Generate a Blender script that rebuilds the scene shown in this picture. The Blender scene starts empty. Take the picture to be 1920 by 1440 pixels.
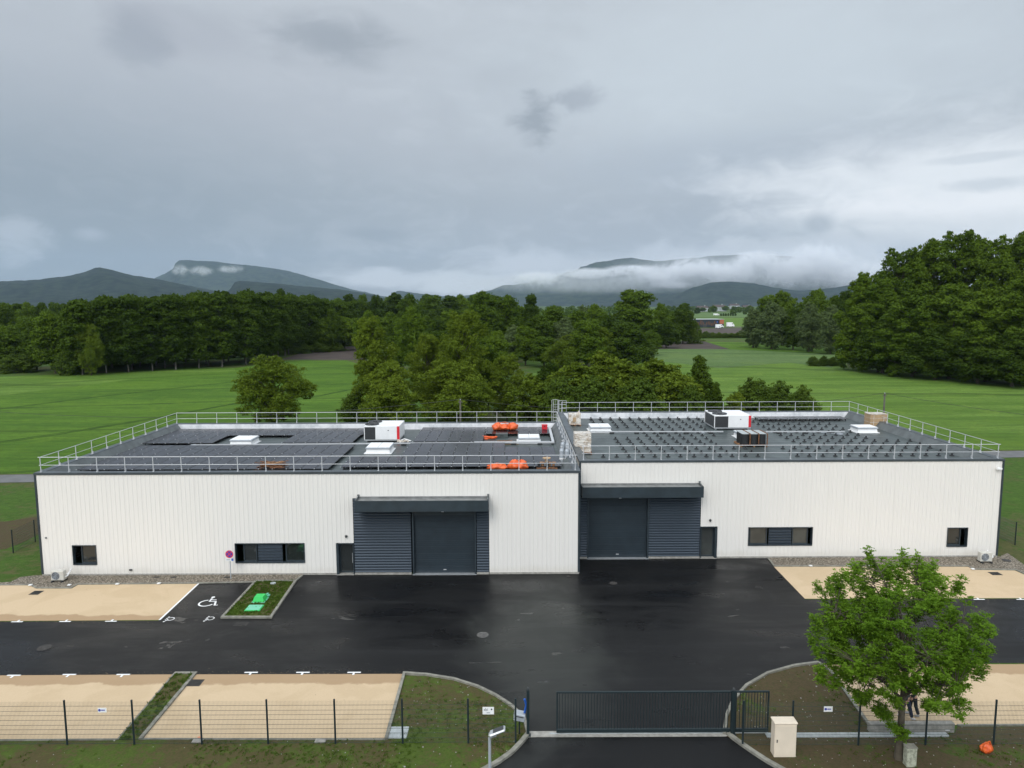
import bpy, bmesh, math, random
import numpy as np
from mathutils import Vector, Matrix
from mathutils import noise as mn
sc = bpy.context.scene
COL = sc.collection
R = math.radians
random.seed(7)

# ------------------------------------------------------------------ camera
F = 1331.0; PITCH = R(6.4); H = 18.5; ROLL = 0.004
cd = bpy.data.cameras.new("camera"); cam = bpy.data.objects.new("camera", cd); COL.objects.link(cam)
cd.sensor_width = 36.0; cd.lens = F / 1920 * 36.0; cd.clip_start = 0.5; cd.clip_end = 40000
cam.location = (0, 0, H)
cam.rotation_euler = (Matrix.Rotation(R(90) - PITCH, 3, 'X') @ Matrix.Rotation(-ROLL, 3, 'Z')).to_euler()
sc.camera = cam
sc.cycles.volume_bounces = 4
sc.render.resolution_x = 1024; sc.render.resolution_y = 768

# ------------------------------------------------------------------ exposure
vs = sc.view_settings
vs.view_transform = 'Standard'; vs.look = 'None'; vs.gamma = 1.0; vs.exposure = 0.0

def ray(px, py):
    u = px - 960; v = py - 720
    c, s = math.cos(ROLL), math.sin(ROLL)
    u, v = u * c - v * s, u * s + v * c
    u /= F; v /= F
    return Vector((u, math.cos(PITCH) - v * math.sin(PITCH), -math.sin(PITCH) - v * math.cos(PITCH)))
def G(px, py, z=0.0):
    d = ray(px, py); t = (z - H) / d.z
    return Vector((d.x * t, d.y * t, z))
def V(px, py, Y):
    d = ray(px, py); t = Y / d.y
    return Vector((d.x * t, Y, H + d.z * t))

# ------------------------------------------------------------------ world
SUN_EL, SUN_AZ = R(42), R(205)      # azimuth clockwise from +Y: behind the camera, a little to its left
w = bpy.data.worlds.new("World"); sc.world = w; w.use_nodes = True
nt = w.node_tree; nt.nodes.clear()
class NG:
    def __init__(s, nt): s.nt = nt
    def new(s, t, **k):
        n = s.nt.nodes.new(t)
        for a, b in k.items(): setattr(n, a, b)
        return n
    def put(s, sock, v):
        if hasattr(v, 'is_linked') or isinstance(v, bpy.types.NodeSocket): s.nt.links.new(v, sock)
        else: sock.default_value = v
    def m(s, op, a, b=0.0, c=0.0, clamp=False):
        n = s.new('ShaderNodeMath', operation=op); n.use_clamp = clamp
        s.put(n.inputs[0], a); s.put(n.inputs[1], b); s.put(n.inputs[2], c)
        return n.outputs[0]
    def mix(s, f, a, b, mode='MIX'):
        n = s.new('ShaderNodeMix', data_type='RGBA', blend_type=mode)
        s.put(n.inputs[0], f)
        s.put(n.inputs[6], a if not isinstance(a, tuple) else (*a, 1)[:4]); s.put(n.inputs[7], b if not isinstance(b, tuple) else (*b, 1)[:4])
        return n.outputs[2]
    def noise(s, vec, scale, detail=4, rough=.55, dist=0.0, out=0):
        n = s.new('ShaderNodeTexNoise'); s.put(n.inputs['Vector'], vec)
        n.inputs['Scale'].default_value = scale; n.inputs['Detail'].default_value = detail
        n.inputs['Roughness'].default_value = rough; n.inputs['Distortion'].default_value = dist
        return n.outputs[out]
    def ramp(s, f, stops):
        n = s.new('ShaderNodeValToRGB'); s.put(n.inputs[0], f); e = n.color_ramp.elements
        while len(e) < len(stops): e.new(0.5)
        for i, (p, c) in enumerate(stops):
            e[i].position = p; e[i].color = (c, c, c, 1) if isinstance(c, (int, float)) else (*c, 1)
        return n.outputs[0]
    def mapr(s, f, a, b, c=0.0, d=1.0, smooth=True):
        n = s.new('ShaderNodeMapRange'); n.interpolation_type = 'SMOOTHSTEP' if smooth else 'LINEAR'
        s.put(n.inputs[0], f)
        for i, v in enumerate((a, b, c, d)): s.put(n.inputs[i + 1], v)
        return n.outputs[0]
g = NG(nt)
tc = g.new('ShaderNodeTexCoord'); dirv = tc.outputs['Generated']
sx = g.new('ShaderNodeSeparateXYZ'); nt.links.new(dirv, sx.inputs[0])
az = g.m('ARCTAN2', sx.outputs[0], sx.outputs[1]); el = g.m('ARCSINE', sx.outputs[2])
# stretched coordinates: clouds flatten towards the horizon
cmb = g.new('ShaderNodeCombineXYZ')
g.put(cmb.inputs[0], az); g.put(cmb.inputs[1], g.m('MULTIPLY', el, 2.2)); cmb.inputs[2].default_value = .3
cv = cmb.outputs[0]
nA = g.noise(cv, 1.6, 5, .5, .4); nB = g.noise(cv, 5.0, 6, .55, .3); nC = g.noise(cv, 16, 6, .6, .5)
wx = g.m('MULTIPLY', g.m('SUBTRACT', nB, .5), 1.9); wy = g.m('MULTIPLY', g.m('SUBTRACT', nC, .5), 1.5)
warp = g.m('ADD', wx, wy)
def azel(px, py):
    d = ray(px, py).normalized(); return math.atan2(d.x, d.y), math.asin(d.z)
def blob(px, py, rx, ry, wamt=1.0, soft=.9):
    a0, e0 = azel(px, py)
    dx = g.m('DIVIDE', g.m('SUBTRACT', az, a0), rx / F); dy = g.m('DIVIDE', g.m('SUBTRACT', el, e0), ry / F)
    d = g.m('SQRT', g.m('ADD', g.m('MULTIPLY', dx, dx), g.m('MULTIPLY', dy, dy)))
    d = g.m('ADD', d, g.m('MULTIPLY', warp, wamt))
    return g.mapr(d, 1.0 + soft * .3, 1.0 - soft, 0.0, 1.0)
base = g.mapr(el, R(-2), R(24), 0, 1)
skyc = g.mix(base, (.355, .408, .466), (.545, .592, .640))
skyc = g.mix(g.m('MULTIPLY', g.mapr(nA, .35, .68), .35), skyc, (.56, .60, .655))
skyc = g.mix(g.m('MULTIPLY', g.mapr(nB, .48, .72), .22), skyc, (.37, .41, .46))
skyc = g.mix(g.m('MULTIPLY', g.mapr(g.m('ADD', g.m('MULTIPLY', nC, .5), g.m('MULTIPLY', nB, .5)), .50, .36), .30), skyc, (.66, .70, .75))
lowc = g.m('MULTIPLY', g.mapr(el, R(15), R(3)), g.mapr(g.noise(cv, 9.0, 8, .62, .9), .48, .66))
skyc = g.mix(g.m('MULTIPLY', lowc, .38), skyc, (.60, .65, .71))
def over(mask, amt, colr):
    global skyc
    skyc = g.mix(g.m('MULTIPLY', mask, amt), skyc, colr)
over(blob(120, 400, 620, 230, .25, .9), .60, (.235, .295, .350))
over(blob(60, 540, 500, 90, .3, .8), .35, (.25, .32, .39))
over(blob(420, 160, 620, 140, .3, .9), .30, (.47, .50, .56))
over(blob(1430, 110, 640, 190, .3, .9), .8, (.63, .70, .755))
over(blob(1400, 300, 420, 60, .5, .9), .50, (.42, .48, .56))
over(blob(1250, 420, 700, 70, .4, .9), .40, (.40, .45, .52))
over(blob(1820, 345, 360, 110, .6, .9), .95, (.86, .90, .94))
over(blob(1840, 400, 210, 45, 1.0, .7), .9, (.92, .94, .97))
over(blob(1640, 430, 300, 24, 1.0, .8), .35, (.50, .56, .61))
over(blob(1860, 345, 60, 12, 1.4, .7), .5, (.50, .56, .62))
over(blob(1840, 295, 70, 7, 1.2, .7), .4, (.50, .56, .62))
over(blob(640, 75, 130, 42, 1.0, .9), .75, (.33, .37, .42))
over(blob(330, 50, 150, 40, 1.0, .9), .45, (.40, .43, .49))
over(blob(250, 85, 50, 45, 1.0, .9), .5, (.33, .37, .43))
over(blob(1005, 210, 52, 60, 1.6, .8), .75, (.30, .34, .39))
over(blob(1075, 185, 52, 24, 1.6, .8), .6, (.34, .38, .44))
over(blob(1535, 420, 24, 16, 1.2, .7), .5, (.33, .38, .44))
over(blob(710, 440, 60, 14, 1.0, .7), .5, (.30, .35, .41))
over(blob(25, 445, 60, 32, 1.2, .7), .8, (.48, .54, .61))
over(blob(170, 437, 32, 14, 1.0, .7), .8, (.42, .48, .55))
over(blob(735, 524, 110, 24, .9, .6), .9, (.60, .66, .73))
over(blob(870, 526, 100, 24, .9, .6), .9, (.62, .68, .74))
over(blob(995, 505, 80, 22, 1.0, .6), .85, (.58, .64, .71))
over(blob(1330, 492, 430, 40, .9, .7), .85, (.58, .63, .70))
over(blob(1530, 455, 170, 16, 1.1, .6), .5, (.62, .66, .71))
over(blob(1500, 505, 160, 30, 1.1, .6), .6, (.56, .60, .66))
# an overcast sky is brighter overhead and towards the veiled sun behind the camera
up = g.mapr(el, R(26), R(70), 0.0, 1.9)
back = g.m('MULTIPLY', g.mapr(sx.outputs[1], .25, -.7, 0.0, 2.1), g.mapr(el, R(-3), R(25), .25, 1.0))
lum = g.m('ADD', 1.0, g.m('MAXIMUM', up, back))
vm = g.new('ShaderNodeVectorMath', operation='SCALE'); nt.links.new(skyc, vm.inputs[0]); nt.links.new(g.m('MULTIPLY', lum, 10.0), vm.inputs[3])
sky = g.new('ShaderNodeTexSky', sky_type='NISHITA'); sky.sun_disc = False
sky.sun_elevation = SUN_EL; sky.sun_rotation = SUN_AZ
col = g.mix(.95, sky.outputs[0], vm.outputs[0])
bg = g.new('ShaderNodeBackground'); nt.links.new(col, bg.inputs[0]); bg.inputs[1].default_value = 0.1
ow = g.new('ShaderNodeOutputWorld'); nt.links.new(bg.outputs[0], ow.inputs[0])
w.cycles.sampling_method = 'MANUAL'; w.cycles.sample_map_resolution = 512

sl = bpy.data.lights.new("sun", 'SUN'); sun = bpy.data.objects.new("sun", sl); COL.objects.link(sun)
sl.energy = 1.3; sl.angle = R(25); sl.color = (1.0, .965, .91)
sd = Vector((math.sin(SUN_AZ) * math.cos(SUN_EL), math.cos(SUN_AZ) * math.cos(SUN_EL), math.sin(SUN_EL)))
sun.rotation_euler = sd.to_track_quat('Z', 'Y').to_euler(); sun.location = sd * 60

# ------------------------------------------------------------------ helpers
class MB:
    def __init__(s): s.v = []; s.f = []; s.m = []
    def add(s, vs, fs, mi=0):
        o = len(s.v); s.v += [tuple(p) for p in vs]
        for f in fs: s.f.append([i + o for i in f]); s.m.append(mi)
    def quad(s, a, b, c, d, mi=0): s.add((a, b, c, d), ((0, 1, 2, 3),), mi)
    def box(s, x0, x1, y0, y1, z0, z1, mi=0, M=None):
        vs = [Vector((x, y, z)) for z in (z0, z1) for y in (y0, y1) for x in (x0, x1)]
        if M is not None: vs = [M @ p for p in vs]
        s.add(vs, ((0, 2, 3, 1), (4, 5, 7, 6), (0, 1, 5, 4), (2, 6, 7, 3), (0, 4, 6, 2), (1, 3, 7, 5)), mi)
    def bev(s, x0, x1, y0, y1, z0, z1, b=.02, mi=0, M=None):
        bm = bmesh.new(); bmesh.ops.create_cube(bm, size=1.0)
        for v_ in bm.verts:
            v_.co = Vector(((x0 + x1) / 2 + v_.co.x * (x1 - x0), (y0 + y1) / 2 + v_.co.y * (y1 - y0), (z0 + z1) / 2 + v_.co.z * (z1 - z0)))
        bmesh.ops.bevel(bm, geom=bm.edges[:], offset=b, segments=1, affect='EDGES')
        bm.verts.index_update()
        vs = [M @ v_.co if M is not None else v_.co.copy() for v_ in bm.verts]
        s.add(vs, [[q.index for q in f.verts] for f in bm.faces], mi); bm.free()
    def tube(s, a, b, r0, r1=None, n=6, mi=0, caps=True):
        a = Vector(a); b = Vector(b); r1 = r0 if r1 is None else r1
        d = (b - a); 
        if d.length < 1e-6: return
        q = d.to_track_quat('Z', 'Y'); vs = []
        for p, r in ((a, r0), (b, r1)):
            for i in range(n):
                t = 2 * math.pi * i / n; vs.append(p + q @ Vector((math.cos(t) * r, math.sin(t) * r, 0)))
        fs = [(i, (i + 1) % n, n + (i + 1) % n, n + i) for i in range(n)]
        if caps: fs += [tuple(range(n - 1, -1, -1)), tuple(range(n, 2 * n))]
        s.add(vs, fs, mi)
    def path(s, pts, r, n=5, mi=0):
        for i in range(len(pts) - 1):
            ra = r[i] if isinstance(r, (list, tuple)) else r; rb = r[i + 1] if isinstance(r, (list, tuple)) else r
            s.tube(pts[i], pts[i + 1], ra, rb, n, mi, caps=(i == len(pts) - 2))
    def poly(s, pts, mi=0):       # flat polygon, triangulated where concave
        bm = bmesh.new(); vv = [bm.verts.new(p) for p in pts]
        f = bm.faces.new(vv); f.normal_update()
        if f.normal.z < 0: f.normal_flip()
        bmesh.ops.triangulate(bm, faces=[f]); bm.verts.index_update()
        s.add([v_.co.copy() for v_ in bm.verts], [[q.index for q in t.verts] for t in bm.faces], mi); bm.free()
    def prism(s, pts, z0, z1, mi=0):
        n = len(pts); s.poly([(p[0], p[1], z1) for p in pts], mi)
        for i in range(n):
            a, b = pts[i], pts[(i + 1) % n]
            s.quad((a[0], a[1], z0), (b[0], b[1], z0), (b[0], b[1], z1), (a[0], a[1], z1), mi)
    def lathe(s, c, prof, n=16, mi=0):
        c = Vector(c); vs = []
        for r, z in prof:
            for i in range(n):
                t = 2 * math.pi * i / n; vs.append(c + Vector((math.cos(t) * r, math.sin(t) * r, z)))
        fs = [(k * n + i, k * n + (i + 1) % n, (k + 1) * n + (i + 1) % n, (k + 1) * n + i) for k in range(len(prof) - 1) for i in range(n)]
        fs.append(tuple(range((len(prof) - 1) * n, len(prof) * n))); s.add(vs, fs, mi)
    def strip(s, pts, wd, z=None, mi=0, closed=False):      # flat painted line along points
        pts = [Vector(p) for p in pts]; n = len(pts); L = []
        for i in range(n):
            a = pts[i - 1] if (i > 0 or closed) else pts[i]; b = pts[(i + 1) % n] if (i < n - 1 or closed) else pts[i]
            d = (b - a); d.z = 0; d.normalize(); nn = Vector((-d.y, d.x, 0)) * wd / 2
            L.append((pts[i] + nn, pts[i] - nn))
        for i in range(n if closed else n - 1):
            a, b = L[i], L[(i + 1) % n]
            s.quad(a[1], b[1], b[0], a[0], mi)
    def kerb(s, pts, wd, z0, z1, mi=0, closed=False):
        pts = [Vector(p) for p in pts]; n = len(pts); L = []
        for i in range(n):
            a = pts[i - 1] if (i > 0 or closed) else pts[i]; b = pts[(i + 1) % n] if (i < n - 1 or closed) else pts[i]
            d1 = (pts[i] - a) if (pts[i] - a).length > 1e-6 else (b - pts[i]); d2 = (b - pts[i]) if (b - pts[i]).length > 1e-6 else d1
            d1 = d1.normalized(); d2 = d2.normalized(); d = (d1 + d2); d.z = 0; d.normalize()
            k = 1 / max(.35, d.dot(d1)); nn = Vector((-d.y, d.x, 0)) * wd / 2 * k
            L.append((pts[i] + nn, pts[i] - nn))
        m = n if closed else n - 1
        for i in range(m):
            a, b = L[i], L[(i + 1) % n]
            up0 = Vector((0, 0, z0)); up1 = Vector((0, 0, z1))
            P = lambda q, u: Vector((q.x, q.y, 0)) + u
            s.quad(P(a[1], up1), P(b[1], up1), P(b[0], up1), P(a[0], up1), mi)
            s.quad(P(a[0], up0), P(a[0], up1), P(b[0], up1), P(b[0], up0), mi)
            s.quad(P(a[1], up0), P(b[1], up0), P(b[1], up1), P(a[1], up1), mi)
        if not closed:
            for a in (L[0], L[-1]): s.quad(P(a[0], up0), P(a[1], up0), P(a[1], up1), P(a[0], up1), mi)
    def build(s, name, mats, parent=None, at=None, smooth=False):
        me = bpy.data.meshes.new(name)
        o0 = Vector(at) if at is not None else (Vector(parent['_o']) if parent is not None and '_o' in parent.keys() else Vector((0, 0, 0)))
        me.from_pydata([(p[0] - o0.x, p[1] - o0.y, p[2] - o0.z) for p in s.v], [], s.f)
        if not isinstance(mats, (list, tuple)): mats = [mats]
        for m_ in mats: me.materials.append(m_)
        me.polygons.foreach_set('material_index', s.m)
        if smooth: me.polygons.foreach_set('use_smooth', [True] * len(s.f))
        me.update()
        o = bpy.data.objects.new(name, me); COL.objects.link(o)
        if parent is not None:
            o.parent = parent
            o['_o'] = tuple(o0)
        else: o.location = o0
        return o
def tag(o, label=None, cat=None, group=None, kind=None):
    if label: o['label'] = label
    if cat: o['category'] = cat
    if group: o['group'] = group
    if kind: o['kind'] = kind
    return o
def thing(name, loc, label, cat, group=None, rz=0):
    o = bpy.data.objects.new(name, None); COL.objects.link(o); o.location = loc; o.rotation_euler = (0, 0, rz); o.empty_display_size = .2
    o['_o'] = tuple(loc) if rz == 0 else (0.0, 0.0, 0.0)
    return tag(o, label, cat, group)
def proto(name):
    o = bpy.data.objects.new(name, None); COL.objects.link(o); o['_o'] = (0.0, 0.0, 0.0); return o
def copy_tree(o, parent=None):
    c = o.copy(); COL.objects.link(c); c.parent = parent
    for ch in list(o.children): copy_tree(ch, c)
    return c

# ------------------------------------------------------------------ materials
def mat(name, colr, rough=.6, metal=0.0, spec=.5, var=0.0, vscale=3.0, bump=0.0, bscale=20.0, col2=None, coat=0.0):
    m_ = bpy.data.materials.new(name); m_.use_nodes = True; t = m_.node_tree; b = t.nodes['Principled BSDF']; n = NG(t)
    b.inputs['Base Color'].default_value = (*colr, 1); b.inputs['Roughness'].default_value = rough
    b.inputs['Metallic'].default_value = metal; b.inputs['Specular IOR Level'].default_value = spec
    b.inputs['Coat Weight'].default_value = coat
    geo = n.new('ShaderNodeNewGeometry').outputs['Position']
    if var > 0 or col2:
        f = n.noise(geo, vscale, 5, .6)
        c2 = col2 if col2 else tuple(c * (1 - var) for c in colr)
        t.links.new(n.mix(n.mapr(f, .35, .65), colr, c2), b.inputs['Base Color'])
        t.links.new(n.m('ADD', rough - .06, n.m('MULTIPLY', f, .12)), b.inputs['Roughness'])
    if bump > 0:
        bp = n.new('ShaderNodeBump'); bp.inputs['Strength'].default_value = bump; bp.inputs['Distance'].default_value = .02
        t.links.new(n.noise(geo, bscale, 4, .6), bp.inputs['Height']); t.links.new(bp.outputs[0], b.inputs['Normal'])
    return m_
def pos(n): return n.new('ShaderNodeNewGeometry').outputs['Position']

M = {}
# white steel cladding with faint rain streaks
m_ = mat('white_cladding', (.745, .718, .672), .42); t = m_.node_tree; n = NG(t); b = t.nodes['Principled BSDF']
mp = n.new('ShaderNodeMapping'); t.links.new(pos(n), mp.inputs[0]); mp.inputs['Scale'].default_value = (3.0, 3.0, .22)
f1 = n.noise(mp.outputs[0], 1.2, 5, .6); f2 = n.noise(pos(n), .16, 3, .5)
c = n.mix(n.m('MULTIPLY', n.mapr(f1, .5, .8), .45), (.745, .718, .672), (.67, .64, .59)); c = n.mix(n.m('MULTIPLY', n.mapr(f2, .3, .7), .5), c, (.73, .70, .66))
sp = n.new('ShaderNodeSeparateXYZ'); t.links.new(pos(n), sp.inputs[0])
dz = n.m('ADD', sp.outputs[2], n.m('MULTIPLY', n.m('SUBTRACT', n.noise(pos(n), .9, 5, .65), .5), 1.1)); c = n.mix(n.m('MULTIPLY', n.mapr(dz, .75, .15), .30), c, (.50, .46, .38))
sh = n.m('FRACT', n.m('DIVIDE', sp.outputs[0], 1.2)); c = n.mix(n.m('MULTIPLY', n.mapr(n.m('ABSOLUTE', n.m('SUBTRACT', sh, .5)), .485, .495), .22), c, (.42, .42, .41))
t.links.new(c, b.inputs['Base Color']); M['clad'] = m_
M['anth'] = mat('anthracite_steel', (.030, .043, .052), .38, .0, .5, var=.25, vscale=1.5)
M['anthd'] = mat('anthracite_door', (.022, .033, .042), .45, .0, .4, var=.2, vscale=1.0)
M['louv'] = mat('anthracite_louvre', (.055, .072, .092), .30, .35, .6)
M['concrete'] = mat('concrete', (.34, .325, .29), .85, var=.3, vscale=4, bump=.3)
M['kerb'] = mat('kerb_concrete', (.25, .24, .20), .9, var=.35, vscale=3, bump=.4)
M['deck'] = mat('bitumen_roof', (.072, .088, .086), .40, 0, .38, col2=(.048, .060, .060), vscale=.5, bump=.1, bscale=30)
M['upst'] = mat('bitumen_upstand', (.135, .150, .150), .55, 0, .4, var=.25, vscale=1.2)
M['coping'] = mat('dark_coping', (.075, .09, .10), .35, .3, .5, var=.2, vscale=1)
M['galv'] = mat('galvanised_steel', (.52, .53, .54), .45, .2, .5)
M['alu'] = mat('aluminium', (.52, .54, .55), .38, .5, .5, var=.15, vscale=3)
M['white'] = mat('white_paint', (.80, .80, .79), .45, var=.06, vscale=2)
M['road_paint'] = mat('road_paint', (.78, .78, .77), .6, var=.12, vscale=8)
M['glass'] = mat('dark_glass', (.018, .022, .022), .06, 0, .8)
M['glass2'] = mat('tinted_glass', (.058, .064, .060), .08, 0, .7, var=.35, vscale=.9)
M['black'] = mat('black_rubber', (.012, .013, .014), .6)
M['tray'] = mat('wet_canopy_tray', (.22, .225, .22), .5, 0, .3, var=.3, vscale=2)
M['ac'] = mat('aged_white_casing', (.58, .56, .50), .5, var=.15, vscale=5)
M['grille'] = mat('condenser_grille', (.055, .058, .060), .5, .2, .4)
M['red'] = mat('red_plastic', (.60, .02, .03), .4)
M['orange'] = mat('orange_sheeting', (.80, .145, .03), .42, 0, .5, col2=(.62, .09, .02), vscale=4, bump=.3, bscale=6)
M['wood'] = mat('pallet_wood', (.36, .19, .09), .8, var=.5, vscale=6)
M['wood2'] = mat('weathered_wood', (.20, .085, .035), .8, var=.5, vscale=7)
M['card'] = mat('cardboard', (.44, .30, .17), .8, var=.15, vscale=3)
M['post'] = mat('fence_green_grey', (.014, .024, .027), .45, .0, .3)
M['wire'] = mat('fence_wire', (.060, .080, .072), .5, .1, .4)
M['beige'] = mat('beige_cabinet', (.72, .62, .49), .5, var=.06, vscale=2)
M['green'] = mat('green_plastic', (.03, .50, .10), .4)
M['green2'] = mat('pale_green_plastic', (.16, .50, .33), .45)
M['iron'] = mat('cast_iron', (.075, .07, .065), .7, .3, .3, var=.4, vscale=6, bump=.5)
M['grate'] = mat('drain_grate', (.035, .034, .032), .6, .3, .3)
M['blue'] = mat('blue_plastic', (.02, .10, .42), .35)
M['signblue'] = mat('sign_blue', (.035, .05, .33), .4)
M['signred'] = mat('sign_red', (.62, .03, .07), .4)
M['bark'] = mat('bark', (.085, .07, .048), .9, var=.4, vscale=3, bump=.8, bscale=10)
M['paleb'] = mat('pale_bark', (.13, .12, .10), .9, var=.4, vscale=1)
M['slab'] = mat('pale_slab', (.40, .43, .43), .7, var=.2, vscale=3)
M['lgrey'] = mat('light_grey_metal', (.40, .43, .46), .4, .2)
M['skin'] = mat('skin', (.52, .31, .22), .55)
M['jeans'] = mat('navy_denim', (.018, .026, .065), .85, var=.3, vscale=12)
M['dtrous'] = mat('dark_trousers', (.010, .013, .024), .85)
M['jacket'] = mat('grey_jacket', (.06, .065, .06), .8, var=.2, vscale=6)
M['jacket2'] = mat('green_grey_jacket', (.045, .06, .05), .8, var=.2, vscale=6)
M['shoe'] = mat('white_trainer', (.68, .68, .70), .6)
M['shoe2'] = mat('grey_trainer', (.42, .43, .46), .6)
M['hair'] = mat('brown_hair', (.03, .018, .01), .7)
M['brown'] = mat('brown_cladding', (.12, .06, .035), .7)
M['roofred'] = mat('clay_roof', (.075, .055, .050), .8, var=.3, vscale=.5)
M['cable'] = mat('cable', (.02, .02, .02), .6)

# film wrapped pallet
m_ = mat('film_wrapped_goods', (.62, .57, .50), .25, 0, .6); t = m_.node_tree; n = NG(t); b = t.nodes['Principled BSDF']
f = n.noise(pos(n), 3.2, 6, .65, 1.0); t.links.new(n.mix(n.mapr(f, .42, .62), (.66, .62, .56), (.44, .36, .28)), b.inputs['Base Color']); M['film'] = m_
bp = n.new('ShaderNodeBump'); bp.inputs['Strength'].default_value = .6; bp.inputs['Distance'].default_value = .05; t.links.new(f, bp.inputs['Height']); t.links.new(bp.outputs[0], b.inputs['Normal'])
# bright inner flashing with sheet to sheet variation
m_ = mat('silver_flashing', (.62, .63, .64), .5, .0, .4); t = m_.node_tree; n = NG(t); b = t.nodes['Principled BSDF']
f = n.noise(pos(n), .9, 5, .7); t.links.new(n.mix(n.mapr(f, .35, .7), (.80, .80, .81), (.52, .54, .56)), b.inputs['Base Color']); M['flash'] = m_
# solar cells
m_ = mat('solar_glass', (.014, .015, .022), .16, 0, .42); t = m_.node_tree; n = NG(t); b = t.nodes['Principled BSDF']
f = n.noise(pos(n), 1.2, 4, .6); t.links.new(n.m('ADD', .12, n.m('MULTIPLY', f, .2)), b.inputs['Roughness'])
oi = n.new('ShaderNodeObjectInfo').outputs['Random']; t.links.new(n.mix(oi, (.010, .010, .014), (.020, .019, .027)), b.inputs['Base Color']); M['solar'] = m_
# wet asphalt: patchy gloss, lighter dried traces, a paler patch painted for the sheen
m_ = mat('wet_asphalt', (.018, .018, .019), .4, 0, .5); t = m_.node_tree; n = NG(t); b = t.nodes['Principled BSDF']; P_ = pos(n)
mp = n.new('ShaderNodeMapping'); t.links.new(P_, mp.inputs[0]); mp.inputs['Scale'].default_value = (.10, .42, 1)
f1 = n.noise(mp.outputs[0], 1.3, 6, .6, .4); f2 = n.noise(P_, .28, 5, .6, .6); f3 = n.noise(P_, 26, 3, .7)
wet = n.m('MULTIPLY', n.mapr(f1, .36, .66), n.mapr(f2, .3, .6))
c = n.mix(wet, (.0095, .0095, .0096), (.0048, .0048, .0052)); c = n.mix(n.m('MULTIPLY', n.mapr(f3, .5, .8), .35), c, (.015, .015, .0155))
c = n.mix(n.m('MULTIPLY', n.mapr(n.noise(P_, .5, 6, .65, 1.5), .60, .75), .25), c, (.024, .0245, .0245))
t.links.new(c, b.inputs['Base Color'])
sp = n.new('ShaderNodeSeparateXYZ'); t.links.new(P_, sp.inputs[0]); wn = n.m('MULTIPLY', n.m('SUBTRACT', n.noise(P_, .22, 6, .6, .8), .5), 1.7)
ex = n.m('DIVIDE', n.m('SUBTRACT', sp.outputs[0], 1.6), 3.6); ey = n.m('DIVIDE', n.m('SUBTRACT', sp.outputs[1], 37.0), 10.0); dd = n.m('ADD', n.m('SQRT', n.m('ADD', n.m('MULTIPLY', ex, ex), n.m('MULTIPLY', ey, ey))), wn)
sheen_patch = n.mapr(dd, 1.25, .45); c = n.mix(n.m('MULTIPLY', sheen_patch, .75), c, (.036, .038, .034)); tc3 = n.new('ShaderNodeMapping'); t.links.new(P_, tc3.inputs[0]); tc3.inputs['Scale'].default_value = (.05, 1.3, 1)  # broad yard sheen painted into the colour as a paler, drier-looking patch
c = n.mix(n.m('MULTIPLY', n.mapr(n.noise(tc3.outputs[0], .9, 5, .65, .5), .55, .72), .4), c, (.022, .022, .023)); t.links.new(c, b.inputs['Base Color'])
rg = n.m('ADD', .20, n.m('MULTIPLY', n.m('SUBTRACT', 1.0, wet), .30))
mq = n.new('ShaderNodeMapping'); t.links.new(P_, mq.inputs[0]); mq.inputs['Scale'].default_value = (.45, 1.1, 1)
pud = n.mapr(n.noise(mq.outputs[0], .55, 5, .55, .6), .655, .675); rg = n.m('ADD', n.m('MULTIPLY', rg, n.m('SUBTRACT', 1.0, pud)), n.m('MULTIPLY', pud, .05)); t.links.new(rg, b.inputs['Roughness'])
t.links.new(n.m('ADD', .15, n.m('MULTIPLY', pud, .35)), b.inputs['Specular IOR Level'])
bp = n.new('ShaderNodeBump'); bp.inputs['Strength'].default_value = .25; bp.inputs['Distance'].default_value = .01; t.links.new(n.noise(P_, 60, 2, .6), bp.inputs['Height']); t.links.new(bp.outputs[0], b.inputs['Normal'])
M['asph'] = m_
# sand-coloured stabilised gravel, darker damp rims
def sand(name, rim):
    m_ = mat(name, (.56, .44, .29), .9, 0, .15); t = m_.node_tree; n = NG(t); b = t.nodes['Principled BSDF']; P_ = pos(n)
    f = n.noise(P_, .35, 5, .6, .6); f3 = n.noise(P_, 22, 4, .75); f4 = n.noise(P_, 3.0, 4, .6)
    c = n.mix(n.m('MULTIPLY', n.mapr(f, .46, .60), .45), (.54, .412, .268), (.46, .345, .215))
    c = n.mix(n.m('MULTIPLY', n.mapr(f3, .45, .75), .35), c, (.37, .27, .155)); c = n.mix(n.m('MULTIPLY', n.mapr(f4, .55, .75), .2), c, (.60, .47, .31))
    if rim is not None:      # a damp strip along the asphalt edge
        sp = n.new('ShaderNodeSeparateXYZ'); t.links.new(P_, sp.inputs[0])
        d = n.m('ABSOLUTE', n.m('SUBTRACT', sp.outputs[1], rim)); d = n.m('ADD', d, n.m('MULTIPLY', n.m('SUBTRACT', n.noise(P_, .6, 4, .6), .5), 1.3))
        c = n.mix(n.m('MULTIPLY', n.mapr(d, 1.0, .8), .75), c, (.31, .205, .115))
    t.links.new(c, b.inputs['Base Color'])
    bp = n.new('ShaderNodeBump'); bp.inputs['Strength'].default_value = .4; bp.inputs['Distance'].default_value = .015; t.links.new(f3, bp.inputs['Height']); t.links.new(bp.outputs[0], b.inputs['Normal'])
    return m_
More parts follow.
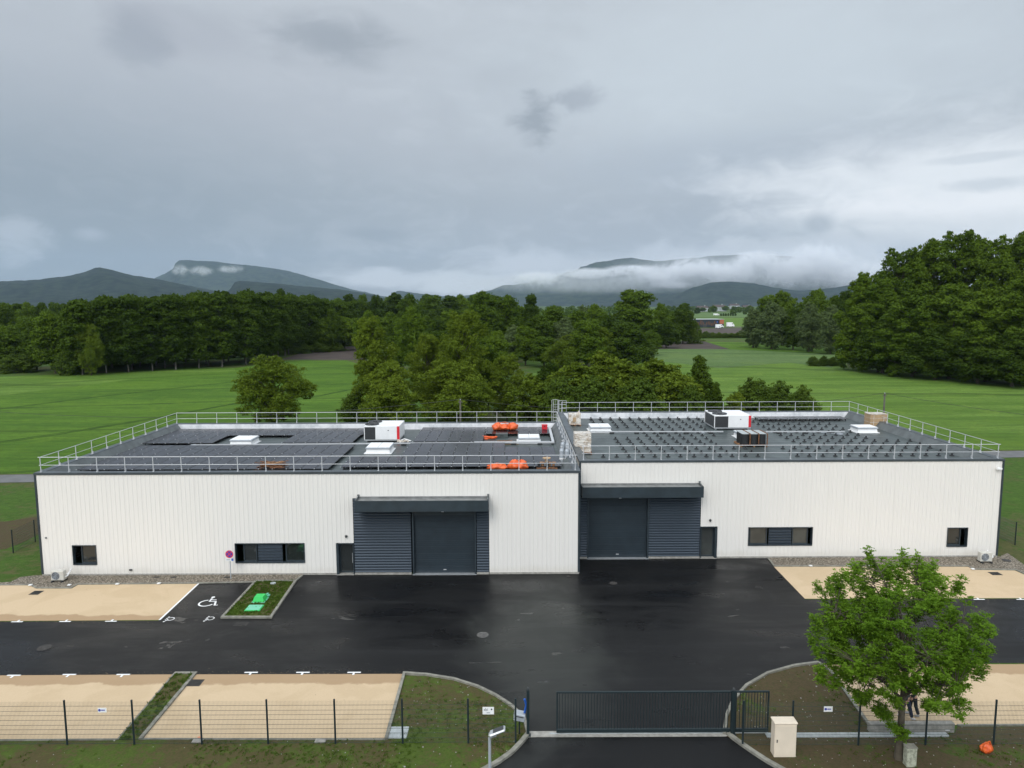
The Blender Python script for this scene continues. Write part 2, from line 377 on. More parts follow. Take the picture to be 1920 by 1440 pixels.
# grass and soil: the greens and browns of thinly sown ground
def ground(name, soil, grass, bias, fine=9.0, patch=.35, soil2=None, dist=.03):
    m_ = mat(name, grass, .95, 0, .2); t = m_.node_tree; n = NG(t); b = t.nodes['Principled BSDF']; P_ = pos(n)
    f = n.noise(P_, patch, 6, .65, .5); f2 = n.noise(P_, fine, 5, .75); f3 = n.noise(P_, fine * .28, 4, .6)
    k = n.m('ADD', n.m('MULTIPLY', f, .5), n.m('ADD', n.m('MULTIPLY', f2, .3), n.m('MULTIPLY', f3, .2)))
    c = n.mix(n.mapr(k, .5 + bias, .58 + bias), soil, grass)
    c = n.mix(n.m('MULTIPLY', n.mapr(f2, .35, .7), .55), c, tuple(x * .45 for x in (soil2 or grass)))
    c = n.mix(n.m('MULTIPLY', n.mapr(f3, .55, .75), .35), c, tuple(x * 1.5 for x in grass))
    t.links.new(c, b.inputs['Base Color'])
    bp = n.new('ShaderNodeBump'); bp.inputs['Strength'].default_value = .8; bp.inputs['Distance'].default_value = dist; t.links.new(f2, bp.inputs['Height']); t.links.new(bp.outputs[0], b.inputs['Normal'])
    return m_
M['soil'] = ground('thin_grass_soil', (.078, .060, .026), (.062, .095, .014), -.03)
M['soil2'] = ground('bare_soil', (.078, .055, .030), (.055, .085, .014), .025)
M['bed'] = ground('bed_grass', (.085, .065, .030), (.065, .105, .012), -.03)
M['rough'] = ground('rough_meadow', (.085, .085, .030), (.052, .105, .012), -.06, fine=1.6, patch=.07, dist=.15)
M['gravel'] = mat('pebbles', (.28, .23, .17), .9); t = M['gravel'].node_tree; n = NG(t); b = t.nodes['Principled BSDF']
vo = n.new('ShaderNodeTexVoronoi'); t.links.new(pos(n), vo.inputs['Vector']); vo.inputs['Scale'].default_value = 9
t.links.new(n.mix(n.mapr(vo.outputs['Distance'], .1, .75), n.mix(n.mapr(vo.outputs['Color'], 0, 1), (.22, .18, .13), (.42, .36, .28)), (.09, .075, .055)), b.inputs['Base Color'])
bp = n.new('ShaderNodeBump'); bp.inputs['Strength'].default_value = 1.0; bp.inputs['Distance'].default_value = .06; bp.invert = True; t.links.new(vo.outputs['Distance'], bp.inputs['Height']); t.links.new(bp.outputs[0], b.inputs['Normal'])
# crops: drilled rows, tramlines bend with the field
def crop(name, c1, c2, rowdir, tram=24.0, sc_=.9):
    m_ = mat(name, c1, .95, 0, .2); t = m_.node_tree; n = NG(t); b = t.nodes['Principled BSDF']; P_ = pos(n)
    mp = n.new('ShaderNodeMapping'); t.links.new(P_, mp.inputs[0]); mp.inputs['Rotation'].default_value = (0, 0, rowdir); mp.inputs['Scale'].default_value = (.12, 1, 1)
    f = n.noise(mp.outputs[0], .09, 6, .65, .8); f2 = n.noise(P_, sc_, 6, .8); f3 = n.noise(mp.outputs[0], .8, 5, .7); f4 = n.noise(P_, .05, 4, .6, .6)
    c = n.mix(n.mapr(f, .38, .62), c1, c2); c = n.mix(n.m('MULTIPLY', n.mapr(f3, .42, .66), .6), c, tuple(x * .58 for x in c1)); c = n.mix(n.m('MULTIPLY', n.mapr(n.noise(P_, .16, 7, .72, 1.2), .50, .66), .45), c, (c2[0] * 1.25, c2[1] * 1.1, c2[2]))
    c = n.mix(n.m('MULTIPLY', n.mapr(f2, .46, .64), .6), c, tuple(x * .45 for x in c2)); c = n.mix(n.m('MULTIPLY', n.mapr(f4, .52, .7), .45), c, (c1[0] * 1.5, c1[1] * 1.25, c1[2]))
    mp2 = n.new('ShaderNodeMapping'); t.links.new(P_, mp2.inputs[0]); mp2.inputs['Rotation'].default_value = (0, 0, rowdir)
    sp = n.new('ShaderNodeSeparateXYZ'); t.links.new(mp2.outputs[0], sp.inputs[0])
    yy = n.m('ADD', sp.outputs[1], n.m('MULTIPLY', n.m('SUBTRACT', n.noise(P_, .012, 2, .5), .5), 30))
    fr = n.m('ABSOLUTE', n.m('SUBTRACT', n.m('FRACT', n.m('DIVIDE', yy, tram)), .5))
    line = n.m('MULTIPLY', n.mapr(fr, .035, .015), n.mapr(f3, .3, .55)); c = n.mix(n.m('MULTIPLY', line, .55), c, tuple(x * .35 for x in c1))
    t.links.new(c, b.inputs['Base Color'])
    bp = n.new('ShaderNodeBump'); bp.inputs['Strength'].default_value = .9; bp.inputs['Distance'].default_value = .35; t.links.new(f2, bp.inputs['Height']); t.links.new(bp.outputs[0], b.inputs['Normal'])
    return m_
M['crop'] = crop('young_wheat', (.058, .130, .010), (.094, .182, .015), R(-14), 26)
M['meadow'] = crop('tall_meadow', (.078, .155, .016), (.132, .225, .034), R(8), 60, 1.3)
M['meadow2'] = crop('pale_barley', (.085, .150, .040), (.110, .175, .055), R(4), 60, .6)
M['plough'] = mat('ploughed_soil', (.060, .042, .032), .95, col2=(.038, .027, .022), vscale=.12, bump=.6, bscale=2)
M['hill'] = mat('wooded_hill', (.006, .013, .015), .95, 0, .1, col2=(.026, .040, .028), vscale=.018)
M['hill2'] = mat('wooded_slope', (.012, .022, .020), .95, 0, .1, col2=(.038, .054, .034), vscale=.012)
M['lane'] = mat('old_asphalt', (.13, .13, .13), .75, var=.2, vscale=.6)

def leafmat(name, c1, c2, trans=.3):
    m_ = bpy.data.materials.new(name); m_.use_nodes = True; t = m_.node_tree; n = NG(t); b = t.nodes['Principled BSDF']
    b.inputs['Roughness'].default_value = .7; b.inputs['Specular IOR Level'].default_value = .08
    oi = n.new('ShaderNodeObjectInfo').outputs['Random']; P_ = pos(n)
    f = n.noise(P_, .35, 4, .6); f2 = n.noise(P_, 2.5, 3, .6)
    k = n.m('ADD', n.m('MULTIPLY', oi, .35), n.m('ADD', n.m('MULTIPLY', n.mapr(f, .3, .7), .35), n.m('MULTIPLY', n.mapr(f2, .3, .7), .3)))
    c = n.mix(k, c1, c2); t.links.new(c, b.inputs['Base Color'])
    tr = n.new('ShaderNodeBsdfTranslucent'); t.links.new(c, tr.inputs[0])
    ms = n.new('ShaderNodeMixShader'); ms.inputs[0].default_value = trans
    t.links.new(b.outputs[0], ms.inputs[1]); t.links.new(tr.outputs[0], ms.inputs[2]); t.links.new(ms.outputs[0], t.nodes['Material Output'].inputs[0])
    return m_
L = dict(
    dark=leafmat('leaf_dark', (.028, .054, .006), (.080, .128, .012)),
    mid=leafmat('leaf_mid', (.044, .082, .008), (.128, .195, .016)),
    yel=leafmat('leaf_yellow_green', (.072, .114, .010), (.158, .212, .020)),
    wil=leafmat('leaf_grey_green', (.075, .110, .036), (.145, .195, .070)),
    near=leafmat('leaf_fresh', (.090, .185, .014), (.230, .380, .034), .5),
    bush=leafmat('leaf_bush', (.048, .084, .010), (.110, .165, .022)))

# ------------------------------------------------------------------ ground
def sheet(name, pts, z, material, kind='structure'):
    mb = MB(); mb.poly([(p[0], p[1], z) for p in pts]); o = mb.build(name, material)
    return tag(o, kind=kind)
def GP(*pp): return [G(*p) for p in pp]
WALL_L = 47.25; WALL_R = 50.15
mb = MB(); mb.quad((-9800, -200, 0), (9800, -200, 0), (9800, 12600, 0), (-9800, 12600, 0)); tag(mb.build('ground', M['rough']), kind='structure')
Z = .004
far_lane = [(-400, 66), *[tuple(G(0, 907).xy), tuple(G(65, 906).xy)], (0, 80), tuple(G(1885, 858).xy), tuple(G(1920, 857).xy), (500, 106), (500, 109)]
fl = [Vector((-400, 62, 0)), G(0, 898), G(66, 897), Vector((0, 81, 0)), G(1885, 852), G(1920, 851.5), Vector((420, 108, 0))]
mb = MB(); mb.strip([p + Vector((0, 0, .03)) for p in fl], 3.6); tag(mb.build('country_lane', M['lane']), kind='structure')
# wheat field to the left, meadow to the right
sheet('wheat_field', [(-600, 70), *[p.xy for p in GP((-300, 892), (0, 889), (66, 888))], (-30, 82), (-2, 90), *[p.xy for p in GP((700, 690), (650, 676), (540, 676), (440, 690), (0, 706), (-600, 720))]], Z * 2, M['crop'])
M['tram'] = mat('wheel_track', (.026, .055, .010), .95, 0, .1, col2=(.05, .10, .012), vscale=.5)
for q, pp in enumerate((((-60, 840), (0, 830), (120, 812), (300, 783), (440, 757), (560, 745)), ((-60, 775), (0, 767), (200, 742), (440, 716), (560, 706)), ((540, 752), (600, 742), (660, 730), (720, 720)), ((-60, 728), (200, 712), (440, 700), (640, 688)))):
    pts = GP(*pp); mb = MB()
    for off in (-.95, .95): mb.strip([Vector((p.x, p.y + off + .25 * math.sin(i * 2.3 + q), 0)) for i, p in enumerate(pts)], .62)
    mb.v = [(p[0], p[1], Z * 4) for p in mb.v]; tag(mb.build('tractor_track', M['tram']), kind='structure')
sheet('field_edge', [p.xy for p in GP((-600, 722), (0, 707), (440, 691), (441, 696), (300, 705), (120, 727), (0, 742), (-300, 760))], Z * 3, M['meadow'])
sheet('meadow', [(2, 92), (34, 93), *[p.xy for p in GP((1885, 844), (1925, 843))], (700, 120), (700, 260), *[p.xy for p in GP((1920, 724), (1590, 690), (1580, 664), (1340, 654), (1215, 655), (1160, 690), (1000, 700))]], Z, M['meadow'])
sheet('barley_field', [p.xy for p in GP((1580, 664), (1340, 654), (1215, 655), (1190, 672), (1350, 690), (1480, 680), (1560, 690))], Z * 3, M['meadow2'])
sheet('ploughed_strip', [p.xy for p in GP((1216, 654), (1368, 655), (1320, 640), (1200, 640))], Z * 4, M['plough'])
sheet('green_field', [p.xy for p in GP((1370, 655), (1640, 668), (1640, 655), (1400, 642), (1322, 640))], Z * 3, M['crop'])
sheet('ploughed_field', [p.xy for p in GP((525, 674), (680, 675), (690, 648), (600, 652))], Z * 4, M['plough'])
sheet('distant_ploughed_field', [p.xy for p in GP((1305, 625), (1420, 625), (1420, 615), (1308, 615.5))], Z * 8, M['plough'])
sheet('distant_field', [p.xy for p in GP((1240, 612), (1460, 612), (1460, 596), (1240, 596))], Z * 8, M['meadow'])
sheet('distant_barley_field', [p.xy for p in GP((1240, 595), (1460, 595), (1460, 586), (1240, 586))], Z * 8, M['meadow2'])
mb = MB(); mb.strip([G(1250, 613, .1), G(1420, 613, .1)], 5); tag(mb.build('distant_road', M['concrete']), kind='structure')

sheet('dirt_track', [p.xy for p in GP((-200, 975), (10, 978), (74, 968), (76, 1000), (50, 1014), (10, 1030), (-200, 1045))], Z * 2, M['soil2'])
# the yard
xl, xr = -60, 60
def xy(*pp): return [G(*p).xy for p in pp]
mb = MB()
yl = G(300, 1165).y; yb = G(400, 1267).y
curveL = [G(*p) for p in ((757, 1265), (800, 1267), (850, 1275), (895, 1289), (930, 1306), (960, 1326), (983, 1350), (990, 1378))]
curveR = [G(*p) for p in ((1535, 1244), (1490, 1250), (1440, 1264), (1400, 1287), (1375, 1315), (1362, 1345), (1358, 1378))]
outL = [G(*p) for p in ((990, 1378), (978, 1393), (960, 1412), (935, 1430), (912, 1443), (880, 1460))]
outR = [G(*p) for p in ((1365, 1378), (1385, 1393), (1412, 1412), (1440, 1430), (1465, 1444), (1500, 1462))]
asph = [Vector((xl, G(0, 1168).y, 0)), G(297, 1164), G(373, 1092), Vector((G(480, 1090).x, G(480, 1090).y, 0)), G(567, 1080), Vector((G(567, 1080).x, WALL_L - .02, 0)),
        Vector((4.58, WALL_L - .02, 0)), Vector((4.58, WALL_R - .02, 0)), Vector((G(1440, 1046).x, WALL_R - .02, 0)), G(1510, 1124), Vector((xr, G(1900, 1124).y, 0)),
        Vector((xr, G(1900, 1246).y, 0)), *curveR, *outR[1:], Vector((14, 20, 0)), Vector((40, 16, 0)), Vector((40, 5, 0)), Vector((-40, 5, 0)), Vector((-40, 16, 0)), Vector((-3, 20, 0)), *outL[::-1], *curveL[::-1][1:], Vector((xl, G(0, 1270).y, 0))]
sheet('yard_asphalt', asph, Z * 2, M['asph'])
SANDS = {
 'upper_left': [Vector((xl, G(0, 1097).y, 0)), *GP((57, 1098), (68, 1104), (134, 1104), (146, 1097), (373, 1095), (297, 1163)), Vector((xl, G(0, 1167).y, 0))],
 'upper_right': [*GP((1451, 1063), (1815, 1063), (1826, 1069), (1903, 1070), (1930, 1082)), Vector((xr, G(1930, 1082).y - 6, 0)), Vector((xr, G(1900, 1123).y, 0)), *GP((1509, 1123),)],
 'lower_left': [Vector((xl, G(0, 1269).y, 0)), *GP((326, 1265), (219, 1387)), Vector((xl, G(0, 1390).y, 0))],
 'lower_middle': GP((364, 1265), (757, 1264), (723, 1387), (262, 1385)),
 'lower_right': [*GP((1542, 1247),), Vector((xr, G(1900, 1247).y, 0)), Vector((xr, G(1900, 1360).y, 0)), *GP((1792, 1360), (1632, 1358), (1612, 1330), (1585, 1295))]}
for k_, P_ in SANDS.items():
    rim = {'upper_left': G(100, 1166).y, 'upper_right': None, 'lower_left': G(200, 1267).y, 'lower_middle': G(500, 1265).y, 'lower_right': G(1700, 1247).y}[k_]
    o = sheet('sand_parking', [p.xy for p in P_], Z * 4, sand('sand_' + k_, rim))
# soil banks, raised beds
bankL = [Vector((xl, G(0, 1393).y, 0)), *GP((262, 1388), (724, 1389), (759, 1268)), *[p + Vector((0, -.09, 0)) for p in curveL[1:]], *[p + Vector((-.1, -.1, 0)) for p in outL[1:]], Vector((-3.4, 20.2, 0)), Vector((xl, 17, 0))]
sheet('soil_bank', [p.xy for p in bankL], .03, M['soil'])
bankR = [*[p + Vector((0, -.09, 0)) for p in curveR[::-1]], *GP((1560, 1262), (1592, 1310), (1628, 1362), (1630, 1376), (1790, 1376), (1795, 1364)), Vector((xr, G(1900, 1364).y, 0)), Vector((xr, 17, 0)), Vector((14.4, 20, 0)), *[p + Vector((.1, -.1, 0)) for p in outR[::-1][:-1]]]
sheet('soil_bank', [p.xy for p in bankR], .034, M['soil2'])
bedA = GP((328, 1266), (363, 1266), (258, 1388), (222, 1388)); sheet('planting_strip', [p.xy for p in bedA], .06, M['bed'])
bedB = GP((480, 1092), (553, 1090), (505, 1157), (419, 1157)); sheet('planting_bed', [p.xy for p in bedB], .07, M['bed'])
# gravel along the foot of the walls
gl = [*GP((-60, 1097), (20, 1092)), Vector((-33.8, WALL_L - .3, 0)), Vector((-32.9, WALL_L, 0)), Vector((G(567, 1080).x, WALL_L, 0)), *GP((553, 1090), (480, 1091), (372, 1093), (146, 1095), (134, 1102), (68, 1102), (57, 1096))]
sheet('gravel_strip', [p.xy for p in gl], .045, M['gravel'])
gr = [Vector((G(1440, 1046).x, WALL_R, 0)), Vector((35.6, WALL_R, 0)), *GP((1889, 1038), (1935, 1070), (1930, 1079), (1904, 1068), (1826, 1067), (1815, 1061), (1452, 1061))]
sheet('gravel_strip', [p.xy for p in gr], .045, M['gravel'])
# kerbs
def kerb(pts, wd=.14, z1=.10, closed=False, label=None):
    mb = MB(); mb.kerb(pts, wd, -.02, z1, closed=closed); return tag(mb.build('kerb', M['kerb']), kind='structure')
kerb([*GP((-60, 1098), (57, 1097), (68, 1103), (134, 1103), (146, 1096), (373, 1094), (480, 1092))], .12, .07)
kerb([G(567, 1080), G(553, 1091)], .12, .09)
kerb(GP((417, 1159), (480, 1091), (554, 1091), (508, 1159)), .16, .12, True)
kerb([*GP((1440, 1047), (1452, 1062), (1815, 1062), (1826, 1068), (1904, 1069), (1940, 1084))], .12, .07)
kerb(GP((221, 1388), (327, 1264)), .07, .07); kerb(GP((327, 1264), (366, 1264), (263, 1388)), .16, .10)
kerb([*GP((724, 1388), (758, 1264)), *curveL[1:]], .14, .12)
kerb(outL, .20, .12); kerb(outR, .20, .12); kerb(curveR[::-1], .14, .12)
kerb(GP((-60, 1390), (219, 1388)), .10, .06); kerb(GP((263, 1387), (722, 1388)), .10, .06)
kerb(GP((1535, 1244), (1560, 1262), (1590, 1305), (1616, 1342), (1630, 1362)), .14, .10)
kerb([G(1795, 1361), Vector((xr, G(1900, 1361).y, 0))], .10, .06)
mb = MB(); a, b_ = G(1630, 1374), G(1790, 1374); mb.bev(a.x, b_.x, a.y - .02, a.y + .22, -.05, .42, .02)
tag(mb.build('retaining_wall', M['concrete']), 'low pale concrete retaining wall at the edge of the lower right sand bays', 'low wall')
mb = MB(); a, b_ = G(988, 1377), G(1368, 1377); mb.box(a.x, b_.x, a.y - .22, a.y + .18, -.02, .035)
tag(mb.build('gate_threshold', M['concrete']), kind='structure')
mb = MB(); a = G(1440, 1380); b_ = G(1780, 1383); mb.box(a.x - .1, b_.x, a.y - .18, a.y + .12, -.02, .08)
tag(mb.build('gate_rail_footing', M['slab']), kind='structure')

# ------------------------------------------------------------------ painted marks
def flat(name, fn, label, cat, group=None, z=.024, m='road_paint'):
    mb = MB(); fn(mb); mb.v = [(p[0], p[1], z) for p in mb.v]
    return tag(mb.build(name, M[m], at=(mb.v[0][0], mb.v[0][1], 0)), label, cat, group)
def tmark(px, py, down, label):
    c_ = G(px, py); 
    def fn(mb):
        mb.box(c_.x - .34, c_.x + .34, c_.y - .055, c_.y + .055, 0, .0); s_ = -1 if down else 1
        mb.v = []; mb.f = []; mb.m = []
        mb.quad((c_.x - .34, c_.y - .055, 0), (c_.x + .34, c_.y - .055, 0), (c_.x + .34, c_.y + .055, 0), (c_.x - .34, c_.y + .055, 0))
        y0, y1 = sorted((c_.y + s_ * .055, c_.y + s_ * .24)); mb.quad((c_.x - .055, y0, 0), (c_.x + .055, y0, 0), (c_.x + .055, y1, 0), (c_.x - .055, y1, 0))
    flat('parking_mark', fn, label, 'road marking', 'white T marks between the parking bays')
for px, py, s_ in ((32, 1166.5, 'leftmost of three on the upper left sand bays'), (122, 1166, 'middle one of the three along the upper left sand bays'), (208, 1165.5, 'on the upper left sand bays nearest the disabled bay')):
    tmark(px, py, False, 'white T shaped bay mark, ' + s_)
for px, s_ in ((26, 'leftmost on the lower left sand bays'), (130, 'second from the left on the lower left sand bays'), (231, 'on the lower left sand bays nearest the grass strip')):
    tmark(px, 1265.5 if px > 60 else 1267, True, 'white T shaped bay mark, ' + s_)
for px, s_ in ((471, 'left of three on the lower middle sand bays'), (568, 'middle of three on the lower middle sand bays'), (664, 'right of three on the lower middle sand bays')):
    tmark(px, 1261.5, True, 'white T shaped bay mark, ' + s_)
tmark(1836, 1124.5, False, 'white T shaped bay mark just right of the street tree')
tmark(1916, 1124.5, False, 'white T shaped bay mark at the right edge of the photo')
for px, py, s_ in ((57, 1097, 'left of the two by the left air conditioner pad'), (130, 1097, 'right of the two by the left air conditioner pad'), (220, 1095, 'left of the pair before the disabled bay'), (298, 1094, 'right of the pair before the disabled bay'),
                   (1520, 1061, 'nearest the asphalt on the right gravel kerb'), (1593, 1061, 'second from the asphalt on the right gravel kerb'), (1667, 1061, 'third from the asphalt on the right gravel kerb'), (1740, 1061, 'fourth from the asphalt on the right gravel kerb'), (1824, 1067, 'at the kerb step below the right air conditioner')):
    c_ = G(px, py, .08); mb = MB(); mb.box(c_.x - .10, c_.x + .10, c_.y - .09, c_.y + .09, .07, .12)
    tag(mb.build('kerb_marker', M['road_paint'], at=(c_.x, c_.y, 0)), 'small white kerb marker, ' + s_, 'road marking', 'white bay markers on the kerbs')
flat('bay_line', lambda mb: mb.strip([G(373, 1094), G(299, 1163)], .12), 'long white line between the sand bays and the disabled bay', 'road marking')
def chair(mb, c_, s_, ang):
    ca, sa = math.cos(ang), math.sin(ang)
    def T(p): return Vector((c_.x + s_ * (p[0] * ca - p[1] * sa), c_.y + s_ * (p[0] * sa + p[1] * ca), 0))
    arc = [(-.08 + .36 * math.cos(t), -.16 + .36 * math.sin(t)) for t in [R(100 + i * 15) for i in range(17)]]
    mb.strip([T(p) for p in arc], .085 * s_)
    mb.strip([T(p) for p in ((-.05, .42), (-.02, .05), (.30, .03), (.42, -.42), (.56, -.38))], .10 * s_)
    mb.strip([T(p) for p in ((-.03, .24), (.26, .22))], .075 * s_)
    hd = [T((-.05 + .095 * math.cos(t), .56 + .095 * math.sin(t))) for t in [i * math.pi / 6 for i in range(12)]]; mb.poly(hd)
flat('disabled_symbol', lambda mb: chair(mb, G(393, 1129), 1.25, 0), 'large white wheelchair symbol painted in the disabled bay', 'road marking')
flat('disabled_symbol', lambda mb: chair(mb, G(316, 1162), .58, R(150)), 'small white wheelchair symbol at the left foot of the disabled bay', 'road marking')
flat('disabled_symbol', lambda mb: chair(mb, G(391, 1161), .58, R(150)), 'small white wheelchair symbol at the right foot of the disabled bay', 'road marking')

# covers and grates
def grate(px, py, wd, dp, label, m='grate', z=.03, shear=0.0, name='drain_grate', cat='drain'):
    c_ = G(px, py); t = thing(name, (c_.x, c_.y, 0), label, cat)
    mb = MB(); mb.box(c_.x - wd / 2, c_.x + wd / 2, c_.y - dp / 2, c_.y + dp / 2, 0, z); mb.build('frame', M['iron'], t)
    mb = MB(); k = max(3, int(wd / .09))
    for i in range(k):
        x0 = c_.x - wd / 2 + .04 + (wd - .08) * i / k; mb.box(x0, x0 + (wd - .08) / k * .62, c_.y - dp / 2 + .04, c_.y + dp / 2 - .04, z - .005, z + .012)
    mb.build('bars', M[m], t); return t
grate(68, 1112, .62, .62, 'dark square drain grate in the sand near the left air conditioner')
grate(367, 1281, .62, .62, 'dark square drain grate in the sand beside the grass strip')
grate(1866, 1076, .70, .55, 'dark square drain grate in the sand near the right air conditioner')
grate(452, 1170.5, .75, .45, 'worn grey drain patch at the foot of the planting bed', z=.02)
def cover(px, py, r, label, mm='iron'):
    c_ = G(px, py); t = thing('manhole_cover', (c_.x, c_.y, 0), label, 'manhole cover')
    mb = MB(); mb.lathe((c_.x, c_.y, 0), [(r * 1.25, .0), (r * 1.25, .016), (r * 1.02, .020)], 24); mb.build('ring', M['asph'], t)
    mb = MB(); mb.lathe((c_.x, c_.y, 0), [(r, .0), (r, .030), (r * .88, .030), (r * .86, .022), (.02, .022)], 24)
    for i in range(8):
        a_ = i * math.pi / 4; d = Vector((math.cos(a_), math.sin(a_), 0)); mb.strip([Vector((c_.x, c_.y, .029)) + d * r * .2, Vector((c_.x, c_.y, .029)) + d * r * .8], .05)
    mb.build('lid', M[mm], t)
M['ironl'] = mat('worn_iron', (.16, .155, .145), .55, .3, .4, var=.5, vscale=8)
cover(905, 1191, .34, 'round pale manhole cover in the middle of the yard', 'ironl'); cover(83, 1215, .36, 'round dark manhole cover at the left of the yard')
cover(1150, 1094, .26, 'small round manhole cover in front of the right roller door'); cover(1066, 1081, .16, 'very small cover at the corner of the left building')
def slab(px, py, wd, dp, h_, label, m='slab', name='inspection_slab'):
    c_ = G(px, py); mb = MB(); mb.bev(c_.x - wd / 2, c_.x + wd / 2, c_.y - dp / 2, c_.y + dp / 2, 0, h_, .015)
    mb.bev(c_.x - wd * .4, c_.x + wd * .4, c_.y - dp * .4, c_.y + dp * .4, h_ - .005, h_ + .012, .005)
    return tag(mb.build(name, M[m], at=(c_.x, c_.y, 0)), label, 'inspection cover')
slab(747, 1375, .82, .85, .06, 'large pale blue grey slab on the soil bank beside the sand', 'slab')
slab(601, 1391, .46, .28, .09, 'pale concrete block under the fence, the right one of two', 'concrete', 'concrete_block')
slab(371, 1391, .44, .28, .09, 'pale concrete block with orange paint under the fence, the left one of two', 'concrete', 'concrete_block')
c_ = G(373, 1387); mb = MB(); mb.strip([Vector((c_.x - .05, c_.y, .115)), Vector((c_.x + .08, c_.y + .02, .115))], .07)
tag(mb.build('paint_splash', M['orange'], at=(c_.x, c_.y, .11)), 'orange paint dab on the left concrete block', 'paint mark')

# ------------------------------------------------------------------ buildings
def intervals(z0, z1, cuts):
    out = [(z0, z1)]
    for a, b in cuts:
        nx = []
        for p, q in out:
            if b <= p or a >= q: nx.append((p, q)); continue
            if a > p: nx.append((p, a))
            if b < q: nx.append((b, q))
        out = nx
    return out
def clad(mb, u0, u1, z0, z1, f, ops=(), pitch=.30):
    xs = sorted(set([u0, u1] + [o[0] for o in ops] + [o[1] for o in ops]))
    for a, b in zip(xs[:-1], xs[1:]):
        mid = (a + b) / 2
        for p, q in intervals(z0, z1, [(o[2], o[3]) for o in ops if o[0] < mid < o[1]]):
            mb.quad(f(a, p, 0), f(b, p, 0), f(b, q, 0), f(a, q, 0))
    x = u0 + pitch * .5; d = .018
    while x < u1 - .1:
        for p, q in intervals(z0, z1, [(o[2], o[3]) for o in ops if o[0] - .06 < x < o[1] + .06]):
            pr = ((x - .06, 0), (x - .03, d), (x + .03, d), (x + .06, 0))
            for i in range(3): mb.quad(f(pr[i][0], p, pr[i][1]), f(pr[i + 1][0], p, pr[i + 1][1]), f(pr[i + 1][0], q, pr[i + 1][1]), f(pr[i][0], q, pr[i][1]))
            mb.quad(f(x - .06, p, 0), f(x + .06, p, 0), f(x + .03, p, d), f(x - .03, p, d)); mb.quad(f(x - .06, q, 0), f(x + .06, q, 0), f(x + .03, q, d), f(x - .03, q, d))
        x += pitch
def rect(pa, pb, Y):
    a = V(pa[0], pb[1], Y); b = V(pb[0], pa[1], Y); return (a.x, b.x, a.z, b.z)

def window(t, r, Y, parts, depth=.24):
    x0, x1, z0, z1 = r; fr = MB(); d = depth
    # metal reveal box, proud 15 mm of the ribs
    for a in ((x0, x0 + .05, z0, z1), (x1 - .05, x1, z0, z1)): fr.box(a[0], a[1], Y - .05, Y + d, a[2], a[3])
    fr.box(x0 + .05, x1 - .05, Y - .05, Y + d, z1 - .05, z1); fr.box(x0 + .05, x1 - .05, Y - .07, Y + d, z0, z0 + .05)
    win = fr.build('window', M['anth'], t)
    def ring(a, b, c, e, w_, ya, yb):
        sash.box(a, a + w_, ya, yb, c, e); sash.box(b - w_, b, ya, yb, c, e); sash.box(a + w_, b - w_, ya, yb, c, c + w_); sash.box(a + w_, b - w_, ya, yb, e - w_, e)
    gl = []
    for kind, fa, fb in parts:
        a = x0 + .05 + (x1 - x0 - .1) * fa; b = x0 + .05 + (x1 - x0 - .1) * fb
        if kind in 'gG':
            sash = MB(); ring(a, b, z0 + .05, z1 - .05, .07, Y + d - .10, Y + d); sash.build('sash', M['anth'], win); p = MB(); p.box(a + .07, b - .07, Y + d - .05, Y + d - .04, z0 + .12, z1 - .12)
            p.build('pane', M['glass' if kind == 'g' else 'glass2'], win)
        else:
            lv = MB(); lv.box(a, b, Y + .06, Y + .09, z0 + .05, z1 - .05); k = 6
            for i in range(k):
                zc = z0 + .10 + (z1 - z0 - .15) * (i + .5) / k
                lv.add([(a + .02, Y + .06, zc - .10), (b - .02, Y + .06, zc - .10), (b - .02, Y - .02, zc + .02), (a + .02, Y - .02, zc + .02), (a + .02, Y + .06, zc + .055), (b - .02, Y + .06, zc + .055)], ((0, 1, 2, 3), (3, 2, 5, 4)))
            lv.build('louvre_panel', M['louv'], win)
    return win

def louvre(t, x0, x1, z0, z1, Y, pitch=.192):
    mb = MB(); mb.box(x0, x1, Y + .05, Y + .08, z0, z1); k = round((z1 - z0) / pitch); h_ = (z1 - z0) / k
    for i in range(k):
        zb = z0 + i * h_
        # box-rib cassette with a sloping top that catches the sky
        pr = ((Y + .05, zb), (Y - .03, zb + .01), (Y - .03, zb + h_ * .38), (Y + .05, zb + h_ * .80))
        for q in range(3): mb.quad((x0, pr[q][0], pr[q][1]), (x1, pr[q][0], pr[q][1]), (x1, pr[q + 1][0], pr[q + 1][1]), (x0, pr[q + 1][0], pr[q + 1][1]))
        mb.poly([(x0, p[0], p[1]) for p in pr]); mb.poly([(x1, p[0], p[1]) for p in pr])
    return mb.build('louvre_wall', M['louv'], t)

